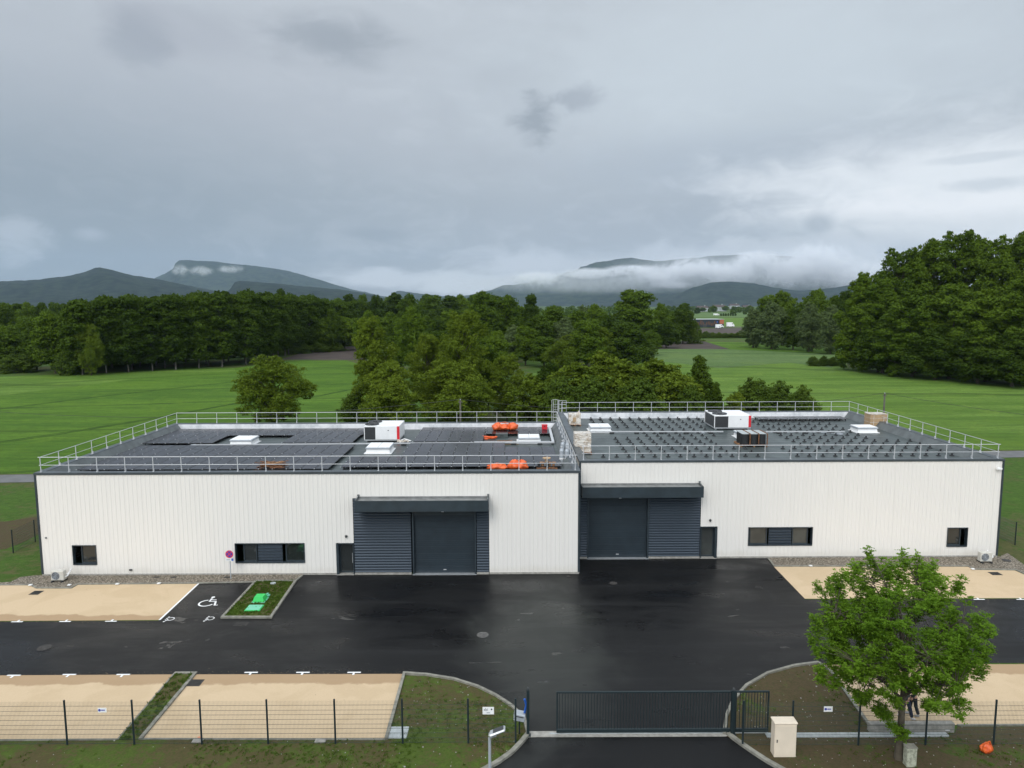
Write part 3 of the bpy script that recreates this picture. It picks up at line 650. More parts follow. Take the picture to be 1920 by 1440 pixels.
def building(name, x0, x1, Y0, Y1, hh, label, spec):
    cx = (x0 + x1) / 2; t = thing(name, (cx, Y0, 0), label, 'building'); deck = hh - .62
    pl = .13
    ops = [spec['bay']] + [spec['door']] + [w_[0] for w_ in spec['wins']]
    ops = [(a, b, max(c, 0.0), e) for a, b, c, e in ops]
    mb = MB(); clad(mb, x0 + .09, x1 - .09, pl, hh - .14, lambda u, z, d: (u, Y0 - d, z), ops); mb.build('front_wall', M['clad'], t)
    mb = MB(); clad(mb, x0 + .09, x1 - .09, pl, hh - .14, lambda u, z, d: (u, Y1 + d, z)); mb.build('rear_wall', M['clad'], t)
    mb = MB(); clad(mb, Y0 + .09, Y1 - .09, pl, hh - .14, lambda u, z, d: (x0 - d, u, z)); mb.build('side_wall', M['clad'], t)
    mb = MB(); clad(mb, Y0 + .09, Y1 - .09, pl, hh - .14, lambda u, z, d: (x1 + d, u, z)); mb.build('side_wall', M['clad'], t)
    mb = MB()
    for a, b in intervals(x0, x1, [(spec['door'][0], spec['door'][1]), spec['bay'][:2]]): mb.box(a, b, Y0 - .05, Y0 + .1, -.05, pl)
    mb.box(x0, x1, Y1 - .1, Y1 + .05, -.05, pl); mb.box(x0 - .05, x0 + .1, Y0 + .1, Y1 - .1, -.05, pl); mb.box(x1 - .1, x1 + .05, Y0 + .1, Y1 - .1, -.05, pl)
    mb.build('plinth', M['concrete'], t)
    for xa in (x0 - .045, x1 - .085):
        for ya in (Y0 - .045, Y1 - .085):
            mb = MB(); mb.box(xa, xa + .13, ya, ya + .13, pl - .01, hh - .14); mb.build('corner_trim', M['anth'], t)
    # coping ring, gutter-grey, with fascia
    cw = .46; mb = MB()
    for a in ((x0 - .06, x1 + .06, Y0 - .06, Y0 + cw), (x0 - .06, x1 + .06, Y1 - cw, Y1 + .06), (x0 - .06, x0 + cw, Y0 + cw, Y1 - cw), (x1 - cw, x1 + .06, Y0 + cw, Y1 - cw)): mb.box(*a, hh - .03, hh + .0)
    for a in ((x0 - .06, x1 + .06, Y0 - .06, Y0 - .035), (x0 - .06, x1 + .06, Y1 + .035, Y1 + .06), (x0 - .06, x0 - .035, Y0 - .035, Y1 + .035), (x1 + .035, x1 + .06, Y0 - .035, Y1 + .035)): mb.box(*a, hh - .15, hh - .03)
    mb.build('coping', M['coping'], t)
    # upstands and rear flashing
    i0, i1, j0, j1 = x0 + cw, x1 - cw, Y0 + cw, Y1 - cw; s_ = .42; mb = MB()
    mb.quad((i0, j0, hh - .03), (i0, j1, hh - .03), (i0 + s_, j1 - .05, deck), (i0 + s_, j0 + s_, deck)); mb.quad((i1, j0, hh - .03), (i1 - s_, j0 + s_, deck), (i1 - s_, j1 - .05, deck), (i1, j1, hh - .03))
    mb.quad((i0, j0, hh - .03), (i0 + s_, j0 + s_, deck), (i1 - s_, j0 + s_, deck), (i1, j0, hh - .03)); mb.build('upstand', M['upst'], t)
    mb = MB(); xx = i0
    while xx < i1 - .05:
        xe = min(xx + 1.0, i1); mb.box(xx + .012, xe - .012, j1 - .05 - random.uniform(0, .012), j1, deck, hh - .06); xx = xe
    mb.box(i0, i1, j1 - .03, j1 - .002, deck, hh - .05); mb.build('rear_flashing', M['flash'], t)
    mb = MB(); mb.quad((i0, j0, deck), (i1, j0, deck), (i1, j1, deck), (i0, j1, deck)); mb.build('roof', M['deck'], t)
    mb = MB(); yy = j0 + 1.0
    while yy < j1 - .5: mb.box(i0 + s_, i1 - s_, yy, yy + .05, deck, deck + .006); yy += 1.0
    mb.build('roof_seams', M['deck'], t)
    # roller door bay
    bx0, bx1, bz0, bz1 = spec['bay']; rc = .16
    for a, b in spec['louvres']: louvre(t, a, b, .14, bz1, Y0 + .02)
    d0, d1, dz = spec['roller']
    mb = MB(); mb.box(d0 - .10, d0, Y0 - .06, Y0 + .4, .03, bz1); mb.box(d1, d1 + .10, Y0 - .06, Y0 + .4, .03, bz1); mb.box(d0, d1, Y0 - .02, Y0 + .4, dz, bz1); mb.build('door_surround', M['anth'], t)
    mb = MB(); k = 9; hs = (dz - .06) / k
    for i in range(k):
        z_ = .06 + i * hs; mb.bev(d0 + .01, d1 - .01, Y0 + .18, Y0 + .23, z_ + .006, z_ + hs - .006, .008)
        for q in (.33, .66): mb.box(d0 + .02, d1 - .02, Y0 + .172, Y0 + .18, z_ + hs * q - .012, z_ + hs * q + .012)
    mb.box(d0 + .01, d1 - .01, Y0 + .2, Y0 + .22, .03, dz); rd = mb.build('roller_door', M['anthd'], t)
    mb = MB(); mb.box((d0 + d1) / 2 - .1, (d0 + d1) / 2 + .1, Y0 + .15, Y0 + .18, .25, .30); mb.build('door_handle', M['galv'], rd)
    mb = MB(); mb.box(d0 - .12, d1 + .12, Y0 - .16, Y0 + .2, -.02, .035); mb.build('sill', M['alu'], t)
    for a, b in spec['louvres']: mb = MB(); mb.box(a, b, Y0 - .06, Y0 + .06, -.02, .14); mb.build('bay_plinth', M['concrete'], t)
    # canopy: deep dark fascia, tray roof with upstands at the ends
    c0, c1, cz0, cz1 = spec['canopy']; cy = Y0 - 1.05; mb = MB()
    mb.box(c0, c1, cy, cy + .05, cz0, cz1); mb.box(c0, c0 + .05, cy + .05, Y0 - .04, cz0, cz1 + .02); mb.box(c1 - .05, c1, cy + .05, Y0 - .04, cz0, cz1 + .02)
    mb.box(c0 + .05, c1 - .05, cy + .05, Y0 - .04, cz0 + .03, cz0 + .07)
    cn = mb.build('canopy', M['anth'], t)
    mb = MB(); mb.box(c0 + .05, c1 - .05, cy + .05, Y0 - .04, cz1 - .12, cz1 - .09); mb.box(c0 + .05, c1 - .05, Y0 - .06, Y0 - .035, cz1 - .09, cz1 + .03); xx = c0 + .6
    while xx < c1 - .3: mb.box(xx, xx + .02, Y0 - .09, Y0 - .06, cz1 - .09, cz1 + .03); xx += 1.0
    mb.build('canopy_tray', M['tray'], cn)
    for xx in ((c0, c1) if spec['ends'] == 2 else (c1,)):
        mb = MB(); s2 = 1 if xx == c0 else -1; mb.tube((xx + s2 * .07, cy + .12, cz1 + .03), (xx + s2 * .07, Y0 - .06, cz1 + .10), .045, .045, 6); mb.box(xx + min(0, s2 * .12), xx + max(0, s2 * .12), Y0 - .16, Y0 - .05, cz1 + .02, cz1 + .18)
        mb.build('canopy_end_cap', M['upst'], cn)
    mb = MB(); xm = d0 + (d1 - d0) * .5; mb.box(xm - .08, xm + .08, cy + .10, cy + .22, cz0 - .06, cz0 + .03); mb.build('canopy_lamp', M['white'], cn)
    # pedestrian door
    a0, a1, _, az1 = spec['door']; fr = MB(); fr.box(a0, a0 + .16 if spec['rev'] == 0 else a0 + .06, Y0 - .05, Y0 + .5, .03, az1); fr.box(a1 - (.16 if spec['rev'] == 1 else .06), a1, Y0 - .05, Y0 + .5, .03, az1)
    fr.box(a0 + .05, a1 - .05, Y0 - .05, Y0 + .5, az1 - .06, az1); dr = fr.build('entrance_door', M['anth'], t)
    ia, ib = a0 + (.17 if spec['rev'] == 0 else .07), a1 - (.17 if spec['rev'] == 1 else .07)
    mb = MB(); mb.box(ia, ia + .07, Y0 + .3, Y0 + .36, .04, az1 - .07); mb.box(ib - .07, ib, Y0 + .3, Y0 + .36, .04, az1 - .07); mb.box(ia + .07, ib - .07, Y0 + .3, Y0 + .36, .04, .16); mb.box(ia + .07, ib - .07, Y0 + .3, Y0 + .36, az1 - .17, az1 - .07); mb.build('door_frame', M['anth'], dr)
    mb = MB(); mb.box(ia + .07, ib - .07, Y0 + .32, Y0 + .33, .16, az1 - .17); mb.build('pane', M['glass2' if spec['rev'] else 'glass'], dr)
    mb = MB(); hx = ib - .10 if spec['rev'] == 0 else ia + .03; mb.tube((hx, Y0 + .26, .75), (hx, Y0 + .26, 1.45), .018); mb.box(hx - .01, hx + .01, Y0 + .26, Y0 + .30, .78, .80); mb.box(hx - .01, hx + .01, Y0 + .26, Y0 + .30, 1.40, 1.42); mb.build('door_handle', M['galv'], dr)
    mb = MB(); mb.box(a0, a1, Y0 - .12, Y0 + .5, -.02, .03); mb.build('door_step', M['concrete'], t)
    mb = MB(); mb.box(bx0, bx1, Y0 + .45, Y0 + .5, 0, bz1 + .1); mb.build('bay_back', M['anthd'], t)
    for w_, parts in spec['wins']: window(t, w_, Y0, parts)
    # wall lamp over the door
    lx = spec['lamp']; mb = MB(); mb.lathe((lx[0], Y0 - .09, lx[1]), [(.05, -.09), (.085, -.03), (.085, .05), (.05, .09)], 10); mb.box(lx[0] - .05, lx[0] + .05, Y0 - .06, Y0 - .03, lx[1] - .06, lx[1] + .06); mb.build('wall_lamp', M['grille'], t)
    # guardrail on the coping
    gx0, gx1, gy0, gy1 = x0 + .28, x1 - .28, Y0 + .24, Y1 - .22
    mb = MB()
    for z_, r_, e in ((hh + 1.02, .023, .14), (hh + .47, .019, .10)):
        mb.tube((gx0 - e, gy0, z_), (gx1 + e, gy0, z_), r_); mb.tube((gx0 - .02, gy1, z_), (gx1 + .02, gy1, z_), r_)
        if not spec.get('noleft'): mb.tube((gx0, gy0 - .1, z_ + .003), (gx0, gy1 + .02, z_ + .003), r_)
        mb.tube((gx1, gy0 - .1, z_ + .003), (gx1, gy1 + .02, z_ + .003), r_)
    rail = mb.build('guardrail', M['galv'], t)
    pm = MB(); pm.box(-.022, .022, -.022, .022, 0, 1.04); pm.box(-.05, .05, -.08, .08, 0, .012); pm.box(-.03, .03, -.10, -.02, .0, .20)
    first = None
    def post(x, y, rz):
        nonlocal first
        if first is None:
            p = pm.build('post', M['galv']); first = p
        else: p = first.copy(); COL.objects.link(p)
        p.parent = rail; p.location = (x - cx, y - Y0, hh); p.rotation_euler = (0, 0, rz)
    nx = round((gx1 - gx0) / 1.92); ny = round((gy1 - gy0) / 1.92)
    for i in range(nx + 1):
        xx = gx0 + (gx1 - gx0) * i / nx; post(xx, gy0, math.pi); post(xx, gy1, 0)
    for i in range(1, ny):
        yy = gy0 + (gy1 - gy0) * i / ny
        if not spec.get('noleft'): post(gx0, yy, R(90))
        post(gx1, yy, R(-90))
    return t, deck

YL, YR = WALL_L, WALL_R; HL, HR = 7.26, 7.31
bL = rect((665, 955), (917, 1078), YL); bR = rect((1088, 930), (1315, 1047), YR)
cL = rect((665, 938.5), (916, 960), YL - 1.05); cR = rect((1088, 913), (1320, 934), YR - 1.05)
lwin = rect((138, 1022), (180, 1059), YL); lwin2 = rect((442, 1018), (571, 1055.5), YL); ldoor = rect((632, 1018), (665, 1078), YL)
rwin = rect((1402, 988), (1524, 1023), YR); rwin2 = rect((1774, 989), (1815, 1025), YR); rdoor = rect((1315, 987), (1345, 1047), YR)
lx = lambda px, Y, py=1020: V(px, py, Y).x
left_b, deckL = building('warehouse', -32.45, 4.57, YL, 67.55, HL, 'left white ribbed warehouse with solar panels on its roof and one dark roller door', dict(
    bay=(bL[0], bL[1], 0, cL[3] - .1), door=(ldoor[0], bL[0], 0, ldoor[3]), wins=[(lwin, [('g', .30, 1.0)]), (lwin2, [('g', .10, .30), ('l', .32, .68), ('g', .72, 1.0)])],
    louvres=[(bL[0] + .03, lx(772, YL) - .05), (lx(892, YL) + .07, bL[1] - .03)], roller=(lx(775, YL) + .05, lx(890, YL), V(830, 966, YL).z),
    canopy=(cL[0], cL[1], cL[2], cL[3]), ends=2, rev=0, lamp=(lx(650, YL), V(650, 1005, YL).z)))
right_b, deckR = building('warehouse', 4.86, 35.38, YR, 73.4, HR, 'right white ribbed warehouse with rows of black panel feet on its roof', dict(
    bay=(bR[0] - .05, bR[1], 0, cR[3] - .1), door=(bR[1], rdoor[1], 0, rdoor[3]), wins=[(rwin, [('G', .02, .30), ('l', .32, .68), ('G', .70, .95)]), (rwin2, [('g', .0, .74)])],
    louvres=[(bR[0] - .03, lx(1101, YR)), (lx(1213, YR) + .12, bR[1] - .03)], roller=(lx(1101, YR) + .1, lx(1213, YR), V(1150, 936, YR).z),
    canopy=(4.95, cR[1], cR[2], cR[3]), ends=1, noleft=True, rev=1, lamp=(lx(1330, YR), V(1330, 975, YR).z)))
# downpipe trim of the left window's open sash already in frame; wall camera
def wall_camera(px, py, Y, label):
    p = V(px, py, Y); t = thing('security_camera', (p.x, Y - .04, p.z), label, 'camera')
    mb = MB(); mb.box(p.x - .05, p.x + .05, Y - .10, Y - .035, p.z - .06, p.z + .06); mb.tube((p.x, Y - .1, p.z), (p.x + .02, Y - .2, p.z - .02), .02); mb.build('bracket', M['white'], t)
    mb = MB(); mb.bev(p.x - .22, p.x + .14, Y - .30, Y - .16, p.z - .10, p.z + .05, .02); mb.build('housing', M['white'], t)
    mb = MB(); mb.box(p.x + .14, p.x + .20, Y - .28, Y - .18, p.z - .08, p.z + .03); mb.build('lens', M['black'], t)
wall_camera(1871, 877, YR, 'white security camera high at the right end of the right warehouse')

# ------------------------------------------------------------------ roof equipment
def RG(px, py, deck, dz=0.0): return G(px, py, deck + dz)
# solar panels
PW, PD = 1.0, 1.76; ztop = .24
pm = MB(); pm.box(-PW / 2 + .012, PW / 2 - .012, -PD / 2 + .012, PD / 2 - .012, ztop - .04, ztop, 1)
pm.box(-PW / 2 + .03, PW / 2 - .03, -PD / 2 + .03, PD / 2 - .03, ztop - .001, ztop + .003, 0)
for i in range(1, 3): pm.box(-PW / 2 + .03, PW / 2 - .03, -PD / 2 + PD * i / 3 - .004, -PD / 2 + PD * i / 3 + .004, ztop + .003, ztop + .0045, 1)
for sx_ in (-.3, .3): 
    for sy_ in (-PD / 2 + .2, PD / 2 - .2): pm.lathe((sx_, sy_, 0), [(.10, 0), (.10, .03), (.05, .05), (.05, ztop - .04)], 6, 1)
for sx_ in (-PW / 2, ): pm.box(sx_ - .03, sx_ + .03, -PD / 2 - .02, -PD / 2 + .05, ztop - .02, ztop + .012, 2)
pm0 = None
ORD = ['first', 'second', 'third', 'fourth', 'fifth', 'sixth', 'seventh', 'eighth', 'ninth', 'tenth', 'eleventh', 'twelfth', 'thirteenth', 'fourteenth', 'fifteenth', 'sixteenth', 'seventeenth', 'eighteenth', 'nineteenth', 'twentieth', 'twenty-first', 'twenty-second', 'twenty-third', 'twenty-fourth', 'twenty-fifth', 'twenty-sixth', 'twenty-seventh', 'twenty-eighth']
def panel(x, y, deck, label):
    global pm0
    if pm0 is None: pm0 = pm.build('solar_panel', [M['solar'], M['black'], M['galv']]); o = pm0
    else: o = pm0.copy(); COL.objects.link(o)
    o.location = (x, y, deck + .004); tag(o, label, 'solar panel', 'black solar panels on the roofs'); return o
def arr(x0, nx, y0, ny, deck, label):
    for j in range(ny):
        for i in range(nx): panel(x0 + PW * (i + .5), y0 + PD * (j + .5), deck, 'black panel, %s from left, %s row, %s' % (ORD[i], ORD[j], label))
F0, B0 = 49.72, 59.45
arr(-31.15, 18, F0, 5, deckL, 'large front left block')
arr(-12.4, 16, F0 + .55, 2, deckL, 'front right block of the left roof')
arr(-8.6, 12, F0 + .55 + 2 * PD, 2, deckL, 'right of the skylight before the rooftop unit')
arr(-8.6, 8, F0 + .55 + 4 * PD, 1, deckL, 'behind the front right block by the grey tray')
arr(-31.5, 6, B0, 2, deckL, 'rear left corner beside the left skylight')
arr(-31.5, 18, B0 + 2 * PD, 2, deckL, 'long rear block behind the left skylight')
arr(-19.6, 6, B0, 2, deckL, 'block left of the left rooftop unit')
arr(-8.5, 6, B0 + .3, 4, deckL, 'rear block right of the left rooftop unit')
arr(-2.45, 6, B0 + .3 + 2 * PD, 2, deckL, 'rear rows by the orange sacks')
arr(24.8, 9, 70.5, 1, deckR, 'single line at the rear of the right roof')

# skylights
def skylight(px0, px1, pyb, deck, dp, label, open_=0.0):
    a = RG(px0, pyb, deck); b = RG(px1, pyb, deck); x0, x1 = a.x, b.x; y0 = a.y; t = thing('skylight', ((x0 + x1) / 2, y0 + dp / 2, deck), label, 'skylight', 'white skylights on the roofs')
    mb = MB(); mb.box(x0 - .14, x1 + .14, y0 - .14, y0 + dp + .14, deck, deck + .05); mb.add([(x0, y0, deck + .05), (x1, y0, deck + .05), (x1, y0 + dp, deck + .05), (x0, y0 + dp, deck + .05), (x0 + .05, y0 + .05, deck + .38), (x1 - .05, y0 + .05, deck + .38), (x1 - .05, y0 + dp - .05, deck + .38), (x0 + .05, y0 + dp - .05, deck + .38)], ((0, 1, 5, 4), (1, 2, 6, 5), (2, 3, 7, 6), (3, 0, 4, 7))); mb.build('kerb_frame', M['white'], t)
    mb = MB(); mb.bev(x0 - .03, x1 + .03, y0 - .03, y0 + dp + .03, deck + .38, deck + .50, .02); mb.build('rim', M['lgrey'], t)
    mb = MB(); mb.bev(x0 + .02, (x0 + x1) / 2 - .01, y0 + .02, y0 + dp - .02, deck + .50, deck + .54, .02); mb.bev((x0 + x1) / 2 + .01, x1 - .02, y0 + .02, y0 + dp - .02, deck + .50, deck + .54, .02); mb.build('dome', M['white'], t)
skylight(431, 471, 836, deckL, 1.9, 'white skylight between the black panels at the left of the left roof')
skylight(686, 731, 851, deckL, 2.0, 'white skylight in front of the left roof\'s rooftop unit')
skylight(972, 1012, 832, deckL, 1.7, 'white skylight among the clutter at the right of the left roof')
skylight(1107, 1146, 811, deckR, 1.9, 'white skylight at the left end of the right roof')
skylight(1608, 1646, 812, deckR, 1.5, 'white skylight beside the brown wrapped pallet on the right roof')
skylight(1390, 1425, 826, deckR, 2.2, 'white skylight mostly hidden behind the pallet of black rolls')

def rooftop_unit(x0, x1, y0, dp, zb, h_, gsplit, label, m_side):
    t = thing('rooftop_unit', ((x0 + x1) / 2, y0 + dp / 2, zb), label, 'air handling unit', 'white rooftop air handling units')
    b0 = zb + .22; xg = x0 + (x1 - x0) * gsplit
    mb = MB(); mb.box(x0, x1, y0, y0 + dp, b0 - .1, b0)
    for xx in (x0 + .1, x1 - .25):
        for yy in (y0 + .1, y0 + dp - .25): mb.box(xx, xx + .15, yy, yy + .15, zb, b0 - .1)
    mb.build('base_frame', M['alu'], t)
    mb = MB(); mb.bev(xg, x1, y0, y0 + dp, b0, b0 + h_, .02); mb.box(xg + (x1 - xg) * .45, xg + (x1 - xg) * .45 + .01, y0 - .004, y0, b0 + .05, b0 + h_ - .05); mb.box(xg + .05, x1 - .3, y0 - .004, y0, b0 + h_ * .62, b0 + h_ * .62 + .01); body = mb.build('cabinet', M['white'], t)
    mb = MB(); mb.box(xg + (x1 - xg) * .5, xg + (x1 - xg) * .5 + .1, y0 - .03, y0 - .004, b0 + h_ * .65, b0 + h_ * .65 + .06); mb.build('latch', M['black'], body)
    mb = MB(); mb.bev(x0, xg, y0 - .0, y0 + dp, b0 + h_ - .10, b0 + h_, .015); mb.box(x0, x0 + .06, y0, y0 + .06, b0, b0 + h_ - .1); mb.box(xg - .06, xg, y0, y0 + .06, b0, b0 + h_ - .1); mb.box(x0, x0 + .06, y0 + dp - .06, y0 + dp, b0, b0 + h_ - .1); mb.build('condenser_frame', M['white'], t)
    mb = MB(); mb.box(x0 + .03, xg - .03, y0 + .03, y0 + dp - .03, b0, b0 + h_ - .1); k = int((xg - x0) / .06)
    for i in range(k): xx = x0 + .06 + (xg - x0 - .12) * i / k; mb.box(xx, xx + .015, y0 + .01, y0 + .03, b0 + .03, b0 + h_ - .12)
    mb.build('condenser_coil', M['grille'], t)
    for q in (.27, .73):
        mb = MB(); mb.lathe(((x0 + xg) / 2 + .05, y0 + dp * q, b0 + h_), [(dp * .2, 0), (dp * .2, .10), (dp * .18, .10), (dp * .17, .03), (.02, .03)], 20); fn = mb.build('fan', M['grille'], t)
        mb = MB(); mb.lathe(((x0 + xg) / 2 + .05, y0 + dp * q, b0 + h_ + .03), [(dp * .06, 0), (dp * .06, .05)], 10); mb.build('fan_hub', M['black'], fn)
    mb = MB(); mb.box(x1 - .22, x1 + .012, y0 - .012, y0 + .02, b0 + .02, b0 + h_ - .02); mb.build('red_stripe', M['red'], t)
    return t
p0 = RG(683, 829, deckL); p1 = RG(749, 829, deckL); hu = V(700, 799, p0.y).z - deckL - .22
rooftop_unit(p0.x, p1.x, p0.y, 3.0, deckL, hu, .34, 'white rooftop unit with red stripe on the left roof', None)
p0 = RG(1339, 806, deckR); p1 = RG(1408, 806, deckR); hu2 = V(1350, 779, p0.y).z - deckR - .22
rooftop_unit(p0.x, p1.x, p0.y, 3.4, deckR, hu2, .40, 'white rooftop unit with red stripe on the right roof', None)

# ducts and cable trays
def tray(name, pts, deck, label, w_=.14, h_=.09, dz=.14, m='galv'):
    t = thing(name, (pts[0].x, pts[0].y, deck), label, 'cable tray')
    mb = MB(); mb.kerb([Vector((p.x, p.y, 0)) for p in pts], w_, deck + dz, deck + dz + h_); mb.build('channel', M[m], t)
    fm = MB()
    for a, b in zip(pts[:-1], pts[1:]):
        k = max(1, int((b - a).length / 2.2))
        for i in range(k): q = a.lerp(b, (i + .5) / k); fm.box(q.x - .2, q.x + .2, q.y - .13, q.y + .13, deck, deck + dz)
    fm.build('foot_blocks', M['black'], t)
tray('cable_tray', [RG(362, 838.5, deckL), RG(888, 834, deckL)], deckL, 'long thin grey cable tray across the left roof', .12)
tray('cable_tray', [RG(889, 834, deckL), RG(1037, 833.5, deckL), RG(1028, 797, deckL)], deckL, 'wide grey duct turning a corner at the right of the left roof', .22, .13)
tray('cable_tray', [RG(1078, 813, deckR), RG(1356, 813, deckR)], deckR, 'thin grey cable tray on the right roof, left of its rooftop unit', .10)
tray('cable_tray', [RG(1436, 813, deckR), RG(1584, 813, deckR)], deckR, 'thin grey cable tray on the right roof, right of its rooftop unit', .10)
def loose(name, px, py, deck, label, cat, fn, dz=0.0, rz=0):
    c_ = RG(px, py, deck, dz); t = thing(name, (c_.x, c_.y, deck + dz), label, cat, rz=rz)
    t['_o'] = (0.0, 0.0, 0.0); fn(t); return t
def coil_fn(t):
    mb = MB()
    for k in range(3):
        rr = .25 - .04 * k; mb.path([Vector((rr * math.cos(a), rr * math.sin(a) * 1.2, .06 + .04 * k)) for a in [i * math.pi / 6 for i in range(13)]], .025, 5)
    mb.build('loops', M['lgrey'], t); mb = MB(); mb.path([Vector((.2, 0, .05)), Vector((-.6, .35, .04)), Vector((-1.3, .9, .03))], .02, 4); mb.build('tail', M['lgrey'], t)
loose('cable_coil', 1575, 815, deckR, 'pale cable coil at the right end of the right roof\'s tray', 'cable', coil_fn)
loose('cable_coil', 1317, 812.5, deckR, 'pale cable coil on the tray left of the right rooftop unit', 'cable', coil_fn)
loose('cable_coil', 649, 834, deckL, 'pale cable coil on the tray left of the left rooftop unit', 'cable', coil_fn)
loose('cable_coil', 363, 836, deckL, 'pale cable coil at the left end of the left roof\'s tray', 'cable', coil_fn)

# panel feet on the right roof
fm = MB(); fm.lathe((0, 0, 0), [(.19, 0), (.19, .025), (.11, .07), (.055, .10), (.05, .18), (.10, .19), (.10, .215)], 8)
f0 = None; nfeet = 0
rows = [73.0 - 1.455 * k for k in range(14)]
def free(x, y):
    for a, b, c, d in ((5, 11.9, 62.2, 66.2), (5, 7.4, 60, 80), (18.9, 23.6, 61.8, 69.6), (18.0, 23.5, 58.3, 62.6), (19.9, 21.5, 50, 58.4), (31.4, 40, 60.6, 80), (5, 9.0, 55.3, 62.0), (24.4, 34, 70.2, 75), (34.3, 40, 50, 80)):
        if a < x < b and c < y < d: return False
    return True
cols = [7.05 + i + (.05 if i % 2 else 0) for i in range(28)]
for j, yy in enumerate(rows):
    if yy > 72.3: yy = 72.3
    kk = 0
    for i, xx in enumerate(cols):
        if yy > 62 and 18.6 < xx < 19.9: pass
        if not free(xx, yy): continue
        nfeet += 1
        if f0 is None: f0 = fm.build('panel_foot', M['black']); o = f0
        else: o = f0.copy(); COL.objects.link(o)
        o.location = (xx + random.uniform(-.012, .012), yy + random.uniform(-.012, .012), deckR + .006)
        kk += 1; s_ = 'black panel foot, %s from left in the %s row from the rear, right roof' % (ORD[kk - 1], ORD[j])
        tag(o, s_, 'panel foot', 'black rubber feet for solar panels')
print('feet', nfeet)

# pallets and goods
def pallet(t, wx, wy, m='wood'):
    mb = MB()
    for i in range(5): y = -wy / 2 + wy * i / 4 * .9; mb.box(-wx / 2, wx / 2, y, y + wy * .13, .11, .14)
    for i in range(3): x = -wx / 2 + (wx - .12) * i / 2; mb.box(x, x + .12, -wy / 2, wy / 2, 0, .11)
    mb.build('pallet', M[m], t)
def lumpy(wx, wy, z0, z1, amp, seed, nx=7, ny=6, nz=6, taper=0.0):
    rnd = random.Random(seed); bm = bmesh.new(); bmesh.ops.create_cube(bm, size=1); bmesh.ops.subdivide_edges(bm, edges=bm.edges[:], cuts=4, use_grid_fill=True)
    for v_ in bm.verts:
        k = 1 - taper * (v_.co.z + .5); v_.co = Vector((v_.co.x * wx * k, v_.co.y * wy * k, z0 + (v_.co.z + .5) * (z1 - z0))) + Vector([rnd.uniform(-amp, amp) for _ in range(3)]) * (0 if v_.co.z < -.49 else 1)
    bm.verts.index_update(); mb = MB(); mb.add([v_.co.copy() for v_ in bm.verts], [[q.index for q in f.verts] for f in bm.faces]); bm.free(); return mb
def goods1(t):
    pallet(t, 1.2, 1.15); lumpy(1.15, 1.1, .14, 1.15, .03, 1).build('wrapped_goods', M['film'], t, smooth=False)
    mb = MB(); mb.box(-.2, .1, -.60, -.575, .4, .85); mb.build('paper_label', M['card'], t); mb = MB(); mb.path([Vector((.3, 0, 1.1)), Vector((.42, 0, 1.42)), Vector((.55, 0, 1.1))], [.12, .01, .1]); mb.build('loose_film', M['film'], t)
loose('wrapped_pallet', 1077, 797, deckR, 'small film wrapped pallet at the rear left corner of the right roof', 'pallet', goods1)
def goods2(t):
    pallet(t, 1.45, 1.3, 'wood2')
    for k in range(4): lumpy(1.3, 1.15, .15 + .38 * k, .52 + .38 * k, .02, 10 + k).build('wrapped_layer', M['film'], t)
loose('wrapped_pallet', 1091.5, 849, deckR, 'tall pale film wrapped pallet at the front left corner of the right roof', 'pallet', goods2)
def goods3(t):
    pallet(t, 1.75, 1.35); mb = MB()
    mb.bev(-.80, .80, -.6, .6, .14, 1.25, .02); mb.build('cardboard_box', M['card'], t)
    mb = MB(); mb.bev(-.82, .82, -.62, .62, 1.25, 1.33, .02)
    mb.build('film_lid', M['film'], t)
    mb = MB()
    for xx in (-.5, .45): mb.box(xx, xx + .03, -.63, .63, .14, 1.34)
    for z_ in (.5, .9): mb.box(-.815, .815, -.615, .615, z_, z_ + .03)
    mb.build('strap', M['film'], t)
loose('cardboard_pallet', 1641, 800, deckR, 'brown cardboard stack on a pallet by the right guardrail', 'pallet', goods3)
def goods4(t):
    pallet(t, 2.2, 1.9); mb = MB()
    for (x, y) in ((-.68, -.55), (0, -.62), (.68, -.55), (-.68, .4), (0, .4), (.68, .4)): mb.lathe((x, y, 0), [(.36, .14), (.36, 1.05), (.08, 1.05)], 16)
    mb.build('black_rolls', M['black'], t)
    mb = MB()
    for a, b in ((-1.0, -.40), (-.30, .32), (.42, 1.0)): mb.box(a, b, -.85, .85, 1.06, 1.10)
    mb.build('card_sheet', M['slab'], t)
    mb = MB()
    for x in (-.42, .30, 1.0): mb.box(x, x + .09, -1.0, -.96, .12, 1.1); mb.box(x, x + .09, -.96, .9, 1.11, 1.14)
    mb.box(-1.08, 1.08, -1.0, -.9, .12, .2); mb.build('crate_slats', M['wood2'], t)
loose('roll_pallet', 1407, 834, deckR, 'pallet of black rolls under pale boards in front of the right rooftop unit', 'pallet', goods4)
def debris(t):
    pallet(t, 2.3, 1.3, 'wood2'); rnd = random.Random(3); mb = MB()
    for i in range(60):
        a = rnd.uniform(-.5, .5); l = rnd.uniform(.4, 1.1); c_ = Vector((rnd.uniform(-.7, .8), rnd.uniform(-.45, .45), .2 + rnd.random() * .35)); d = Vector((math.cos(a), math.sin(a) * 1.5, rnd.uniform(-.25, .3))) * l / 2
        mb.tube(c_ - d, c_ + d, rnd.uniform(.02, .04), None, 4)
    mb.build('loose_battens', M['wood2'], t); mb = MB()
    for i in range(10):
        c_ = Vector((rnd.uniform(-.7, .3), rnd.uniform(-.4, .1), .45 + rnd.random() * .1)); mb.tube(c_, c_ + Vector((.7, .2, .1)), .03, None, 4)
    mb.build('pale_battens', M['wood'], t)
loose('batten_pile', 509, 882, deckL, 'pile of reddish wooden battens on a pallet behind the front guardrail', 'wood pile', debris)
